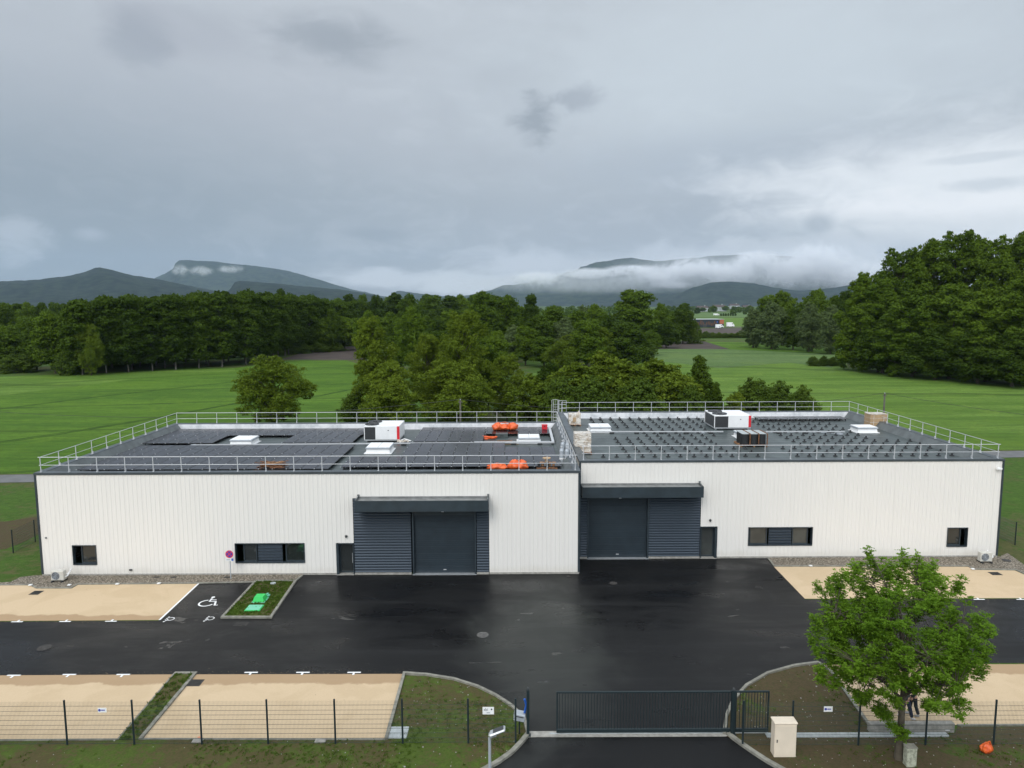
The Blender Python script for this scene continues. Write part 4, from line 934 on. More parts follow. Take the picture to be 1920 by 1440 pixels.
def sack(wx, wy, h_, seed, n_=2):
    def fn(t):
        rnd = random.Random(seed)
        for q in range(n_):
            bm = bmesh.new(); bmesh.ops.create_icosphere(bm, subdivisions=3, radius=.5)
            ox = (q - (n_ - 1) / 2) * wx / n_ * .8; ph = [rnd.uniform(0, 6) for _ in range(4)]; hk = h_ * rnd.uniform(.8, 1.15)
            for v_ in bm.verts:
                a = math.atan2(v_.co.y, v_.co.x); k = 1 + .10 * math.sin(5 * a + ph[0]) + .07 * math.sin(9 * a + ph[1] + v_.co.z * 9); z = v_.co.z + .5
                k *= (1.05 - .45 * z ** 2) * (1 + .5 * mn.noise(v_.co * 4 + Vector((seed + q, 0, 0))) + .25 * mn.noise(v_.co * 9)); v_.co = Vector((v_.co.x * k * wx / n_ * 1.35 + ox, v_.co.y * k * wy, max(0, z * hk - .03 + .04 * math.sin(7 * a + ph[2]))))
            bm.verts.index_update(); mb = MB(); mb.add([v_.co.copy() for v_ in bm.verts], [[i.index for i in f.verts] for f in bm.faces]); bm.free(); mb.build('sheet_bundle', M['orange'], t, smooth=True)
        mb = MB(); mb.path([Vector((-wx * .3, -.1, h_ * .8)), Vector((0, -.15, h_ * 1.02)), Vector((wx * .3, -.1, h_ * .7))], .025, 5); mb.build('tie', M['orange'], t)
    return fn
loose('orange_sack', 947, 806, deckL, 'large orange sheet bundles by the rear flashing of the left roof', 'sack', sack(2.5, 1.0, .75, 1, 3), .25)
loose('orange_sack', 933, 880, deckL, 'smaller orange sack behind the front guardrail, left of the larger one', 'sack', sack(1.15, .7, .45, 2, 1))
loose('orange_sack', 972, 880, deckL, 'larger of the two orange sacks behind the front guardrail', 'sack', sack(1.35, .8, .72, 5, 2))
def redbox(t):
    mb = MB(); mb.bev(-.25, .25, -.2, .2, 0, .40, .03); mb.build('box_body', M['red'], t); mb = MB(); mb.bev(-.27, .27, -.22, .22, .40, .45, .015); mb.build('lid', M['red'], t); mb = MB(); mb.box(-.06, .06, -.24, -.22, .30, .36); mb.build('latch', M['black'], t)
loose('red_toolbox', 1021, 805, deckL, 'small bright red box near the ladder end of the left roof', 'toolbox', redbox, .25)
def strapheap(t):
    rnd = random.Random(4); mb = MB()
    for k in range(7): mb.path([Vector((rnd.uniform(-.8, .6), rnd.uniform(-.4, .5), .04 + .03 * k)) for _ in range(4)], .045, 5)
    mb.build('straps', M['orange'], t); mb = MB(); mb.path([Vector((-.2, -.1, .12)), Vector((.2, .2, .2)), Vector((.45, -.1, .1))], .03, 5); mb.build('dark_cord', M['black'], t)
loose('orange_straps', 920, 823, deckL, 'tangle of orange straps on the left roof between panels', 'straps', strapheap)
def darkbox(t):
    mb = MB(); mb.bev(-.55, .55, -.35, .35, 0, .38, .02); mb.build('case', M['deck'], t); mb = MB(); mb.box(-.15, .15, -.38, -.35, .18, .24); mb.build('handle', M['black'], t)
loose('dark_case', 941, 820, deckL, 'dark flat case behind the orange straps', 'case', darkbox)
def plankpal(t):
    pallet(t, 1.3, .9); mb = MB()
    for k in range(6): mb.box(-.5, .45, -.3 + k * .1, -.23 + k * .1, .14, .2)
    mb.build('planks', M['wood2'], t); mb = MB(); mb.box(-.7, 1.2, -.62, -.55, 0, .05); mb.box(-.2, 1.0, .52, .58, .0, .05); mb.build('loose_plank', M['card'], t)
loose('plank_pallet', 946, 831, deckL, 'small pallet of brown planks left of the right skylight', 'pallet', plankpal)
def reels(t):
    pallet(t, 1.5, 1.0, 'wood2'); mb = MB()
    for x, z, r in ((-.3, .14, .22), (.2, .14, .2), (.5, .14, .18)): mb.lathe((x, 0, z), [(r, 0), (r, .04), (r * .5, .05), (r * .5, .3), (r, .31), (r, .35)], 14)
    mb.build('reels', M['wood'], t); mb = MB(); mb.lathe((0, .05, .5), [(.12, 0), (.12, .25), (.30, .26), (.30, .31)], 14); mb.build('top_reel', M['card'], t)
    mb = MB(); mb.box(-.66, -.46, -.2, .2, .14, .45); mb.box(-.02, .12, -.3, .1, .14, .5); mb.build('dark_tin', M['black'], t)
loose('reel_pallet', 1025, 879, deckL, 'pallet of wooden reels and tins at the front right of the left roof', 'pallet', reels)
def cyl(t):
    mb = MB(); mb.lathe((0, 0, 0), [(.15, 0), (.17, .04), (.17, .95), (.12, 1.08), (.05, 1.12)], 14); mb.build('cylinder_body', M['lgrey'], t); mb = MB(); mb.lathe((0, 0, 1.12), [(.04, 0), (.04, .06), (.09, .07), (.09, .15)], 10); mb.build('valve', M['galv'], t)
    mb = MB(); mb.lathe((0, 0, 0), [(.175, .30), (.178, .31), (.178, .40), (.175, .41)], 14); mb.build('band', M['white'], t)
for q, (px, py, s_) in enumerate(((1053, 868, 'front left'), (1063, 869, 'front right'), (1055, 855, 'rear left'), (1064, 856, 'rear right'))):
    loose('gas_cylinder', px, py, deckL, 'grey gas cylinder by the right guardrail, the %s one of four' % s_, 'gas cylinder', cyl)
def rubble(t):
    rnd = random.Random(9); mb = MB()
    for i in range(14): mb.bev(-.1, .1, -.1, .1, 0, .13, .03, 0, Matrix.Translation((rnd.uniform(-.5, .5), rnd.uniform(-.3, .3), rnd.random() * .12)) @ Matrix.Rotation(rnd.random() * 3, 4, 'Z'))
    mb.build('offcuts', M['film'], t); mb = MB(); mb.path([Vector((-.5, -.1, .1)), Vector((0, .2, .25)), Vector((.6, 0, .1))], .04); mb.build('folded_sheet', M['white'], t)
loose('offcut_heap', 758, 829, deckL, 'small pale heap of offcuts right of the left rooftop unit', 'heap', rubble)

# access ladder cage between the roofs
lc = V(1046, 775, 73.8); t = thing('roof_ladder', (lc.x, 73.75, 0), 'caged galvanised ladder rising above the rear left corner of the right roof', 'ladder')
mb = MB(); x0_, x1_ = V(1033, 775, 73.8).x, V(1047, 775, 73.8).x
for xx in (x0_ + .25, x1_ - .05): mb.tube((xx, 73.75, .3), (xx, 73.75, HR + 1.2), .025)
for k in range(28): mb.tube((x0_ + .25, 73.75, .5 + k * .28), (x1_ - .05, 73.75, .5 + k * .28), .014)
mb.build('rungs', M['galv'], t); mb = MB(); hoopz = [2.6 + .9 * k for k in range(6)] + [HR + 1.15]
for z_ in hoopz: mb.path([Vector(((x0_ + x1_) / 2 + .1 + .42 * math.cos(a), 73.8 + .75 * abs(math.sin(a)), z_)) for a in [math.pi * i / 8 for i in range(9)]], .018, 4)
for a in [math.pi * i / 6 for i in range(7)]: mb.tube(((x0_ + x1_) / 2 + .1 + .42 * math.cos(a), 73.8 + .75 * abs(math.sin(a)), 2.6), ((x0_ + x1_) / 2 + .1 + .42 * math.cos(a), 73.8 + .75 * abs(math.sin(a)), HR + 1.15), .014, None, 4)
mb.build('safety_cage', M['galv'], t); mb = MB(); xe = V(1062, 775, 73.4).x
for z_ in (HR + .35, HR + .75, HR + 1.15): mb.tube((x1_, 73.6, z_), (xe, 73.6, z_), .022)
for xx in (x1_, (x1_ + xe) / 2, xe): mb.tube((xx, 73.6, HR - .1), (xx, 73.6, HR + 1.15), .022)
mb.build('landing_rail', M['galv'], t)

# outdoor air conditioners
def ac(px, py, Y, label, side):
    c_ = G(px, py); t = thing('air_conditioner', (c_.x, c_.y, 0), label, 'air conditioner', 'outdoor air conditioners at the wall foot')
    t['_o'] = (0.0, 0.0, 0.0)
    mb = MB(); mb.bev(-.43, .43, -.18, .18, .14, .80, .03); mb.build('casing', M['ac'], t)
    mb = MB(); cx = -.10; 
    fv = []
    for r_ in (.27, .22, .17, .12, .07): mb.path([Vector((cx + r_ * math.cos(a), -.195, .47 + r_ * math.sin(a))) for a in [i * math.pi / 8 for i in range(17)]], .008, 4)
    for a in [i * math.pi / 4 for i in range(8)]: mb.tube((cx, -.195, .47), (cx + .27 * math.cos(a), -.195, .47 + .27 * math.sin(a)), .006, None, 4)
    mb.build('fan_grille', M['lgrey'], t)
    mb = MB(); mb.add([(cx + .26 * math.cos(a), -.184, .47 + .26 * math.sin(a)) for a in [i * math.pi / 10 for i in range(20)]], (tuple(range(20)),)); mb.build('fan_opening', M['grille'], t)
    for xx in (-.33, .33): mb = MB(); mb.bev(xx - .06, xx + .06, -.32, .32, .0, .13, .02); mb.build('foot', M['black'], t)
    mb = MB(); mb.path([Vector((.44, 0, .35)), Vector((.58, 0, .40)), Vector((.62, .2, .6)), Vector((.5, .55, .65))], .04, 6); mb.path([Vector((.44, .05, .5)), Vector((.55, .1, .52)), Vector((.55, .6, .72))], .025, 5); mb.build('pipes', M['white'], t)
ac(111, 1090.5, YL, 'white outdoor air conditioner at the left end of the left warehouse', 0)
ac(1846, 1055, YR, 'white outdoor air conditioner at the right end of the right warehouse', 1)
mb = MB(); p = V(246, 1068, YL); mb.box(p.x - .09, p.x + .09, YL - .10, YL - .03, p.z - .05, p.z + .05); mb.box(p.x - .05, p.x + .05, YL - .13, YL - .10, p.z - .03, p.z + .03)
tag(mb.build('wall_vent', M['grille'], at=p), 'small grey vent low on the left warehouse wall', 'vent')
mb = MB(); p = V(87, 1008, YL); mb.box(p.x - .05, p.x + .05, YL - .08, YL - .03, p.z - .05, p.z + .05); mb.box(p.x - .03, p.x + .03, YL - .10, YL - .08, p.z - .03, p.z + .03)
tag(mb.build('wall_sensor', M['upst'], at=p), 'tiny grey sensor at the left end of the left warehouse wall', 'sensor')
for px, s_ in ((294, 'left'), (326, 'middle'), (426, 'right')):
    c_ = G(px, 1083.5); mb = MB(); mb.box(c_.x - .2, c_.x + .2, c_.y - .1, c_.y + .1, 0, .055); mb.box(c_.x - .15, c_.x + .15, c_.y - .06, c_.y + .06, .055, .07)
    tag(mb.build('gully_cover', M['grate'], at=(c_.x, c_.y, 0)), 'small dark cover in the gravel under the left wall, the %s one of three' % s_, 'drain')
c_ = G(1887, 1052); mb = MB(); mb.lathe((c_.x, c_.y, 0), [(.3, 0), (.3, .06), (.2, .07)], 14); tag(mb.build('gully_cover', M['iron'], at=(c_.x, c_.y, 0)), 'round cover in the gravel at the right corner', 'drain')

# parking sign
c_ = G(433, 1086); t = thing('parking_sign', (c_.x, c_.y, 0), 'round red and blue no stopping sign on a grey pole by the disabled bay', 'road sign')
pt = V(431, 1030, c_.y).z; zc = V(430, 1038.5, c_.y).z; zp = V(430, 1049, c_.y).z
mb = MB(); mb.tube((c_.x, c_.y, 0), (c_.x, c_.y, zc + .1), .032, None, 8); mb.build('pole', M['lgrey'], t)
def disc(mb, r0, r1, y, n_=28):
    A = [2 * math.pi * i / n_ for i in range(n_)]
    if r0 == 0: mb.add([(c_.x + r1 * math.cos(a), y, zc + r1 * math.sin(a)) for a in A], (tuple(range(n_)),))
    else:
        for i in range(n_): a, b = A[i], A[(i + 1) % n_]; mb.quad(*[(c_.x + r * math.cos(q), y, zc + r * math.sin(q)) for r, q in ((r0, a), (r1, a), (r1, b), (r0, b))])
mb = MB(); mb.tube((c_.x, c_.y - .06, zc), (c_.x, c_.y - .035, zc), .27, None, 28); dk = mb.build('sign_disc', M['signblue'], t)
mb = MB(); disc(mb, .205, .27, c_.y - .064)
for s_ in (-1, 1):
    d = Vector((math.cos(R(45)) * s_, 0, math.sin(R(45)))); q = Vector((-d.z, 0, d.x)) * .028; o_ = Vector((c_.x, c_.y - .066 - .001 * s_, zc)); mb.quad(o_ - d * .21 - q, o_ + d * .21 - q, o_ + d * .21 + q, o_ - d * .21 + q)
mb.build('red_ring', M['signred'], dk)
mb = MB(); disc(mb, .27, .285, c_.y - .060); mb.build('white_rim', M['white'], dk)
mb = MB(); mb.box(c_.x - .27, c_.x + .27, c_.y - .055, c_.y - .035, zp - .09, zp + .09); sp_ = mb.build('plate', M['white'], t)
mb = MB(); mb.box(c_.x + .12, c_.x + .26, c_.y - .06, c_.y - .055, zp - .075, zp + .085); mb.build('blue_panel', M['blue'], sp_)
def text_mesh(parent, s_, size, loc, m, name='lettering', ext=.001, rot=None):
    cu = bpy.data.curves.new(name, 'FONT'); cu.body = s_; cu.size = size; cu.align_x = 'CENTER'; cu.align_y = 'CENTER'; cu.extrude = ext
    ob = bpy.data.objects.new(name, cu); COL.objects.link(ob); bpy.context.view_layer.update()
    me = bpy.data.meshes.new_from_object(ob.evaluated_get(bpy.context.evaluated_depsgraph_get())); bpy.data.objects.remove(ob)
    X = rot or Matrix.Rotation(R(90), 4, 'X'); o0 = Vector(parent['_o']) if '_o' in parent.keys() else Vector((0, 0, 0))
    me.transform(Matrix.Translation(Vector(loc) - o0) @ X); me.materials.clear(); me.materials.append(m); o = bpy.data.objects.new(name, me); COL.objects.link(o); o.parent = parent; return o
mb = MB(); mb.box(c_.x - .22, c_.x + .05, c_.y - .059, c_.y - .055, zp - .03, zp + .03); mb.build('printed_band', M['lgrey'], sp_)

# green covers in the planting bed
c_ = G(488, 1128); t = thing('green_chamber', (c_.x, c_.y, .07), 'bright green raised plastic chamber lid in the planting bed', 'chamber'); t['_o'] = (0.0, 0.0, 0.0)
mb = MB(); mb.bev(-.42, .42, -.42, .42, 0, .05, .01); mb.build('base_plate', M['green2'], t)
mb = MB(); a, b = .36, .27; mb.add([(-a, -a, .05), (a, -a, .05), (a, a, .05), (-a, a, .05), (-b, -b, .34), (b, -b, .34), (b, b, .34), (-b, b, .34)], ((0, 1, 5, 4), (1, 2, 6, 5), (2, 3, 7, 6), (3, 0, 4, 7), (4, 5, 6, 7))); mb.build('dome', M['green'], t)
mb = MB(); mb.box(.12, .4, .50, .72, 0, .12); mb.lathe((.26, .62, .12), [(.07, 0), (.07, .10), (.03, .11)], 10); mb.build('valve', M['green2'], t)
c_ = G(477, 1143); t = thing('green_cover', (c_.x, c_.y, .07), 'flat pale green square cover in front of the bright green lid', 'chamber cover'); t['_o'] = (0.0, 0.0, 0.0)
mb = MB(); mb.bev(-.47, .47, -.42, .42, 0, .06, .01); mb.build('frame', M['green'], t); mb = MB(); mb.bev(-.42, .42, -.37, .37, .06, .085, .008); mb.build('lid', M['green2'], t)
c_ = G(512, 1096); mb = MB(); mb.lathe((c_.x, c_.y, .06), [(.18, 0), (.18, .06), (.13, .07)], 14); mb.lathe((c_.x, c_.y, .13), [(.05, 0), (.05, .03)], 8); tag(mb.build('pipe_cap', M['slab'], at=(c_.x, c_.y, 0)), 'small round white cap at the back of the planting bed', 'pipe cap')

# ------------------------------------------------------------------ fences
FY = G(500, 1396).y; FH = 2.0
def fence(label, xs, y, z0=.03, h_=1.93, name='mesh_fence', along='x', tall=.0):
    a0 = xs[0]; o0 = (a0, y, 0) if along == 'x' else (y, a0, 0)
    t = thing(name, o0, label, 'fence')
    P = (lambda u, d, z: (u, y + d, z)) if along == 'x' else (lambda u, d, z: (y + d, u, z))
    for x in xs:
        mb = MB(); a = P(x - .035, -.03, z0 - .1); b = P(x + .035, .03, z0 + h_ + tall + .07); mb.bev(min(a[0], b[0]), max(a[0], b[0]), min(a[1], b[1]), max(a[1], b[1]), a[2], b[2], .008); mb.build('post', M['post'], t)
    for x0, x1 in zip(xs[:-1], xs[1:]):
        mb = MB(); k = round((x1 - x0 - .08) / .055); r_ = .0038
        for i in range(k + 1):
            u = x0 + .04 + (x1 - x0 - .08) * i / k; mb.tube(P(u, 0, z0 + .02), P(u, 0, z0 + h_), r_, None, 3, caps=False)
        z_ = z0 + .05; j = 0
        while z_ < z0 + h_:
            dd = -.02 if j % 3 == 1 else 0
            mb.tube(P(x0 + .03, dd - .007, z_), P(x1 - .03, dd - .007, z_), .0042, None, 3, caps=False); mb.tube(P(x0 + .03, dd + .007, z_), P(x1 - .03, dd + .007, z_), .0042, None, 3, caps=False)
            z_ += .21; j += 1
        mb.build('mesh_panel', M['wire'], t)
    return t
fx = [G(px, 1396).x for px in (-128, 1, 128, 253, 379, 503, 629, 755, 878, 967)]
fenceL = fence('green mesh fence on dark posts left of the gate', fx, FY)
fyR = G(1700, 1398).y
fxR = [G(px, 1397).x for px in (1391, 1483, 1608, 1734, 1862, 1990)]
fenceR = fence('green mesh fence on dark posts right of the gate, behind the street tree', fxR, fyR)
xs_ = G(25, 1037); fence('far mesh fence left of the left warehouse', [xs_.y + 2.5 * k for k in range(6)], xs_.x, 0, 1.75, along='y')
xs_ = G(1903, 1022); fence('far mesh fence right of the right warehouse', [xs_.y + 2.5 * k for k in range(8)], xs_.x, 0, 1.75, along='y')
# signs hung on the fence
def fsign(px, py, wd, hd, Y, label, letters=None, size=.1, logo=None):
    c_ = V(px, py, Y - .04); t = thing('fence_sign', (c_.x, Y - .04, c_.z), label, 'sign'); y = Y - .04
    mb = MB(); mb.bev(c_.x - wd / 2, c_.x + wd / 2, y - .004, y + .004, c_.z - hd / 2, c_.z + hd / 2, .003); pl = mb.build('plate', M['white'], t)
    if letters:
        for s_, dx, dz, sz, mm in letters:
            if s_ != '-': text_mesh(t, s_, sz, (c_.x + dx, y - .006, c_.z + dz), M[mm])
            else:
                mb = MB(); mb.box(c_.x + dx - sz / 2, c_.x + dx + sz / 2, y - .007, y - .004, c_.z + dz - .022, c_.z + dz + .022); mb.build('printed_band', M[mm], t)
    if logo:
        mb = MB(); mb.lathe((0, 0, 0), [(logo[2], 0), (logo[2], .003)], 16); mb.v = [(c_.x + logo[0] + p[0], y - .006 - p[2], c_.z + logo[1] + p[1]) for p in mb.v]; mb.build('logo', M[logo[3]], t)
fsign(191.5, 1331.5, .37, .20, FY, 'small white sign with blue logo on the left fence panel', [('-', .04, 0, .16, 'signblue')], logo=(-.11, 0, .055, 'signblue'))
fsign(915.5, 1332.5, .48, .33, FY, 'larger white sign with dark lettering near the gate', [('sbi', -.10, .05, .17, 'jeans'), ('-', 0, -.09, .14, 'lgrey')], logo=(.14, .06, .035, 'grille'))
fsign(1553, 1329.5, .37, .24, fyR, 'small white sign with blue logo on the right fence', [('-', .04, 0, .16, 'signblue')], logo=(-.11, 0, .055, 'signblue'))

# sliding gate
GYt = G(1200, 1377).y + .02; gx0, gx1 = G(1043, 1376).x, G(1440, 1376).x; gtop = V(1200, 1296, GYt).z; t = thing('sliding_gate', ((gx0 + gx1) / 2, GYt, 0), 'wide dark barred sliding gate standing almost closed', 'gate')
mb = MB(); mb.bev(gx0, gx1, GYt - .04, GYt + .04, gtop - .07, gtop, .01); mb.bev(gx0, gx1, GYt - .05, GYt + .05, .10, .26, .01); mb.box(gx0, gx0 + .06, GYt - .03, GYt + .03, .26, gtop - .07); mb.box(gx1 - .06, gx1, GYt - .03, GYt + .03, .26, gtop - .07)
gm = G(1378, 1376).x; mb.box(gm - .03, gm + .03, GYt - .03, GYt + .03, .26, gtop - .07); mb.build('gate_frame', M['post'], t)
k = int((gx1 - gx0) / .125); first = None
for i in range(1, k):
    xx = gx0 + (gx1 - gx0) * i / k
    if abs(xx - gm) < .05: continue
    if first is None:
        mb = MB(); mb.box(-.012, .012, -.012, .012, .26, gtop - .07); first = mb.build('gate_bar', M['post'], t, at=(0, 0, 0)); o = first; o.parent = t
    else: o = first.copy(); COL.objects.link(o)
    o.location = (xx - (gx0 + gx1) / 2, 0, 0)
mb = MB(); mb.box(gx0 - .3, gx1, GYt - .03, GYt + .03, .036, .065); tag(mb.build('gate_track', M['slab'], at=(gx0, GYt, 0)), 'pale steel ground track under the sliding gate', 'gate track')
def gpost(px, pyt, label, w_=.075, extra=None):
    x = G(px, 1378).x; y = GYt - .1; zt = V(px, pyt, y).z; t = thing('gate_post', (x, y, 0), label, 'gate post')
    mb = MB(); mb.bev(x - w_, x + w_, y - .06, y + .06, .03, zt, .01); mb.build('upright', M['post'], t)
    mb = MB(); mb.bev(x - w_ - .06, x + w_ + .06, y - .12, y + .12, .03, .06, .01); mb.build('foot_plate', M['post'], t)
    mb = MB(); mb.lathe((x, y, zt), [(.05, 0), (.06, .05), (.04, .10), (.01, .12)], 10); mb.build('signal_lamp', M['grille'], t); return t
gpost(990, 1293, 'dark gate post at the left, closing side of the gate', .06)
gpost(1373, 1294, 'thick dark gate post at the right, guide side of the gate', .085)
# letter box with blue board on the left of the gate
c_ = G(974, 1377); t = thing('letter_box', (c_.x, c_.y, 0), 'grey letter box with a blue edge beside the left gate post', 'letter box')
zb0, zb1 = V(974, 1351, c_.y).z, V(974, 1333, c_.y).z
mb = MB(); mb.box(c_.x - .03, c_.x + .03, c_.y - .03, c_.y + .03, .03, zb0); mb.build('stand', M['post'], t)
mb = MB(); Mx = Matrix.Translation((c_.x, c_.y, (zb0 + zb1) / 2)) @ Matrix.Rotation(R(12), 4, 'Y'); mb.bev(-.24, .24, -.2, .2, -.16, .16, .03, 0, Mx); mb.build('box_body', M['lgrey'], t)
mb = MB(); mb.box(-.17, .17, -.206, -.2, .04, .08, 0, Mx); mb.build('slot', M['black'], t)
mb = MB(); zz = V(984, 1322, c_.y).z; mb.path([Vector((c_.x + .22, c_.y, zz - .35)), Vector((c_.x + .30, c_.y, zz)), Vector((c_.x + .22, c_.y, zz + .28))], .05, 8); mb.build('blue_edge', M['blue'], t)

# street lamp (its foot stands below the frame)
ly = 21.3; hz = V(918, 1386, ly); t = thing('street_lamp', (hz.x, ly, 0), 'grey street lamp head in front of the gate, its foot out of frame', 'street lamp')
mb = MB(); mb.tube((hz.x, ly, 0), (hz.x, ly, hz.z + .05), .065, .045, 10); mb.build('pole', M['lgrey'], t)
mb = MB(); mb.tube((hz.x, ly, hz.z), (hz.x + .05, ly, hz.z + .16), .05, .06, 8)
hd_ = Matrix.Translation((hz.x + .24, ly, hz.z + .27)) @ Matrix.Rotation(R(-22), 4, 'Y'); mb.bev(-.26, .28, -.15, .15, -.05, .04, .035, 0, hd_); mb.bev(-.30, -.05, -.09, .09, -.12, .02, .03, 0, hd_); mb.build('lamp_head', M['alu'], t)
mb = MB(); mb.bev(-.12, .24, -.11, .11, .041, .055, .01, 0, hd_)
mb.build('lamp_lens', M['grille'], t)
# beige utility cabinet
c_ = G(1470, 1421); wd = .62; t = thing('utility_cabinet', (c_.x, c_.y, 0), 'tall beige utility cabinet in front of the fence right of the gate', 'cabinet'); t['_o'] = (0.0, 0.0, 0.0)
x0_, x1_ = G(1451, 1421).x - c_.x, G(1492, 1421).x - c_.x; zt = V(1470, 1356, c_.y).z
mb = MB(); mb.bev(x0_, x1_, 0, .42, .0, zt - .05, .015); mb.build('casing', M['beige'], t); mb = MB(); mb.bev(x0_ - .03, x1_ + .03, -.03, .46, zt - .05, zt + .02, .02); mb.build('lid', M['beige'], t)
mb = MB(); mb.box(x0_ + .04, x1_ - .04, -.012, .0, .1, zt - .12); dr = mb.build('door', M['beige'], t); mb = MB(); mb.box(x0_ + .08, x0_ + .12, -.03, -.012, zt * .45, zt * .53); mb.build('lock', M['grille'], dr)
# weathered meter pillar by the tree
c_ = G(1709, 1440); t = thing('meter_box', (c_.x, c_.y, 0), 'weathered grey meter box at the foot of the street tree', 'meter box'); t['_o'] = (0.0, 0.0, 0.0)
wd = G(1716, 1440).x - G(1697, 1440).x; zt = V(1706, 1404, c_.y).z; M['lichen'] = mat('lichened_plastic', (.42, .43, .33), .8, var=.45, vscale=9)
mb = MB(); mb.bev(-wd / 2, wd / 2, 0, .3, 0, zt, .02); mb.build('casing', M['lichen'], t); mb = MB(); mb.bev(-wd / 2 - .02, wd / 2 + .02, -.02, .32, zt, zt + .04, .015); mb.build('lid', M['kerb'], t)
mb = MB(); mb.box(-wd / 2 + .04, wd / 2 - .04, -.012, 0, .08, zt - .06); mb.build('door', M['lichen'], t)
# orange bag
c_ = G(1849, 1413); t = thing('orange_bag', (c_.x, c_.y, .03), 'crumpled orange bag lying on the soil by the right fence', 'bag'); t['_o'] = (0.0, 0.0, 0.0)
sack(.34, .34, .60, 8, 1)(t)
# debris on the soil and by the footing
t = thing('litter', (G(1775, 1372).x, G(1775, 1372).y, .08), 'white litter on the footing right of the street tree', 'litter'); t['_o'] = (0.0, 0.0, 0.0)
mb = MB(); mb.bev(-.12, .1, -.08, .08, 0, .08, .02); mb.build('paper', M['white'], t); mb = MB(); mb.bev(-.2, -.1, -.02, .1, 0, .12, .02); mb.build('dark_wrapper', M['grille'], t)

# pebbles strewn on the soil (uncountable)
def inside(p, poly):
    c = False; n_ = len(poly); j = n_ - 1
    for i in range(n_):
        a, b = poly[i], poly[j]
        if (a.y > p[1]) != (b.y > p[1]) and p[0] < (b.x - a.x) * (p[1] - a.y) / (b.y - a.y) + a.x: c = not c
        j = i
    return c
rnd = random.Random(11); mb = MB(); cnt = 0
while cnt < 700:
    x, y = rnd.uniform(-28, 28), rnd.uniform(22, 42)
    P_ = bankL if x < 6 else bankR
    if not inside((x, y), P_): continue
    if x < -8 and rnd.random() < .75: continue
    r_ = rnd.uniform(.008, .022) * (1.6 if rnd.random() < .1 else 1); mb.bev(x - r_, x + r_, y - r_, y + r_, .03, .035 + r_ * .9, r_ * .35); cnt += 1
tag(mb.build('pebbles', M['concrete']), kind='stuff', label='pale pebbles strewn over the soil banks', cat='pebbles')
rnd = random.Random(31); mb = MB()
for (a, b_, k, sd_) in (((0, 1166), (296, 1163), 90, -1), ((0, 1269), (326, 1265), 90, 1), ((364, 1265), (757, 1264), 110, 1), ((1509, 1123), (1925, 1123), 90, -1), ((1542, 1247), (1925, 1247), 60, 1), ((1452, 1063), (1509, 1123), 40, -1)):
    p, q = G(*a), G(*b_)
    for i in range(k):
        c_ = p.lerp(q, rnd.random()); off = abs(rnd.gauss(0, .22)) * sd_; r_ = rnd.uniform(.006, .018); mb.bev(c_.x - r_, c_.x + r_, c_.y + off - r_ * .8, c_.y + off + r_ * .8, .008, .008 + r_ * .7, r_ * .3)
for i in range(900):
    P_ = SANDS[rnd.choice(['upper_left', 'upper_right', 'lower_left', 'lower_middle', 'lower_right'])]; x, y = rnd.uniform(-30, 40), rnd.uniform(28, 50)
    if inside((x, y), P_): r_ = rnd.uniform(.006, .018); mb.bev(x - r_, x + r_, y - r_, y + r_, .016, .018 + r_ * .7, r_ * .3)
tag(mb.build('loose_grit', mat('grit', (.33, .25, .16), .9, var=.5, vscale=8)), 'loose grit strewn over the sand bays and their asphalt edges', 'grit', kind='stuff')
# grass tufts
def tufts(name, polys, n_, size, m, seed, dens=None, z=.03, region=(-30, 32, 21, 50)):
    rnd = random.Random(seed); vs = []; fs = []
    done = 0; tries = 0
    while done < n_ and tries < n_ * 60:
        tries += 1; x = rnd.uniform(region[0], region[1]); y = rnd.uniform(region[2], region[3])
        if not any(inside((x, y), P_) for P_ in polys): continue
        if dens and rnd.random() > dens(x, y): continue
        done += 1; sz = size * rnd.uniform(.5, 1.4)
        for b in range(7):
            a = rnd.uniform(0, 6.28); l = sz * rnd.uniform(.6, 1.2); ox, oy = x + rnd.uniform(-.08, .08), y + rnd.uniform(-.08, .08); dx, dy = math.cos(a), math.sin(a); w_ = .012 + sz * .07
            o = len(vs); vs += [(ox - dy * w_, oy + dx * w_, z), (ox + dy * w_, oy - dx * w_, z), (ox + dx * l * .35 + dy * w_ * .6, oy + dy * l * .35 - dx * w_ * .6, z + l * .7), (ox + dx * l * .8, oy + dy * l * .8, z + l * .85), (ox + dx * l * .35 - dy * w_ * .6, oy + dy * l * .35 + dx * w_ * .6, z + l * .7)]
            fs.append([o, o + 1, o + 2, o + 3, o + 4])
    me = bpy.data.meshes.new(name); me.from_pydata(vs, [], fs); me.materials.append(m); o = bpy.data.objects.new(name, me); COL.objects.link(o); return o
gm1 = leafmat('grass_blades', (.060, .105, .014), (.105, .165, .024), .35)
def dn(x, y): return max(0.03, min(1, .25 + 2.6 * mn.noise(Vector((x * .45, y * .45, 1.3)))))
tag(tufts('grass_tufts', [bankL], 2600, .055, gm1, 5, dn), 'thin grass sprouting on the left soil bank', 'grass', kind='stuff')
def dn2(x, y): return max(0.02, min(1, -.05 + 2.2 * mn.noise(Vector((x * .35, y * .35, 4.3))) + (.9 if (x > 21 and y < 27) else 0)))
tag(tufts('grass_tufts', [bankR], 1300, .06, gm1, 6, dn2), 'sparse grass sprouting on the right soil bank', 'grass', kind='stuff')
tag(tufts('grass_tufts', [bedA], 900, .09, gm1, 7, None, .06), 'grass in the narrow planting strip between the sand bays', 'grass', kind='stuff')
tag(tufts('grass_tufts', [bedB], 900, .08, gm1, 8, None, .07, (-20, -10, 35, 50)), 'grass in the planting bed by the left warehouse', 'grass', kind='stuff')

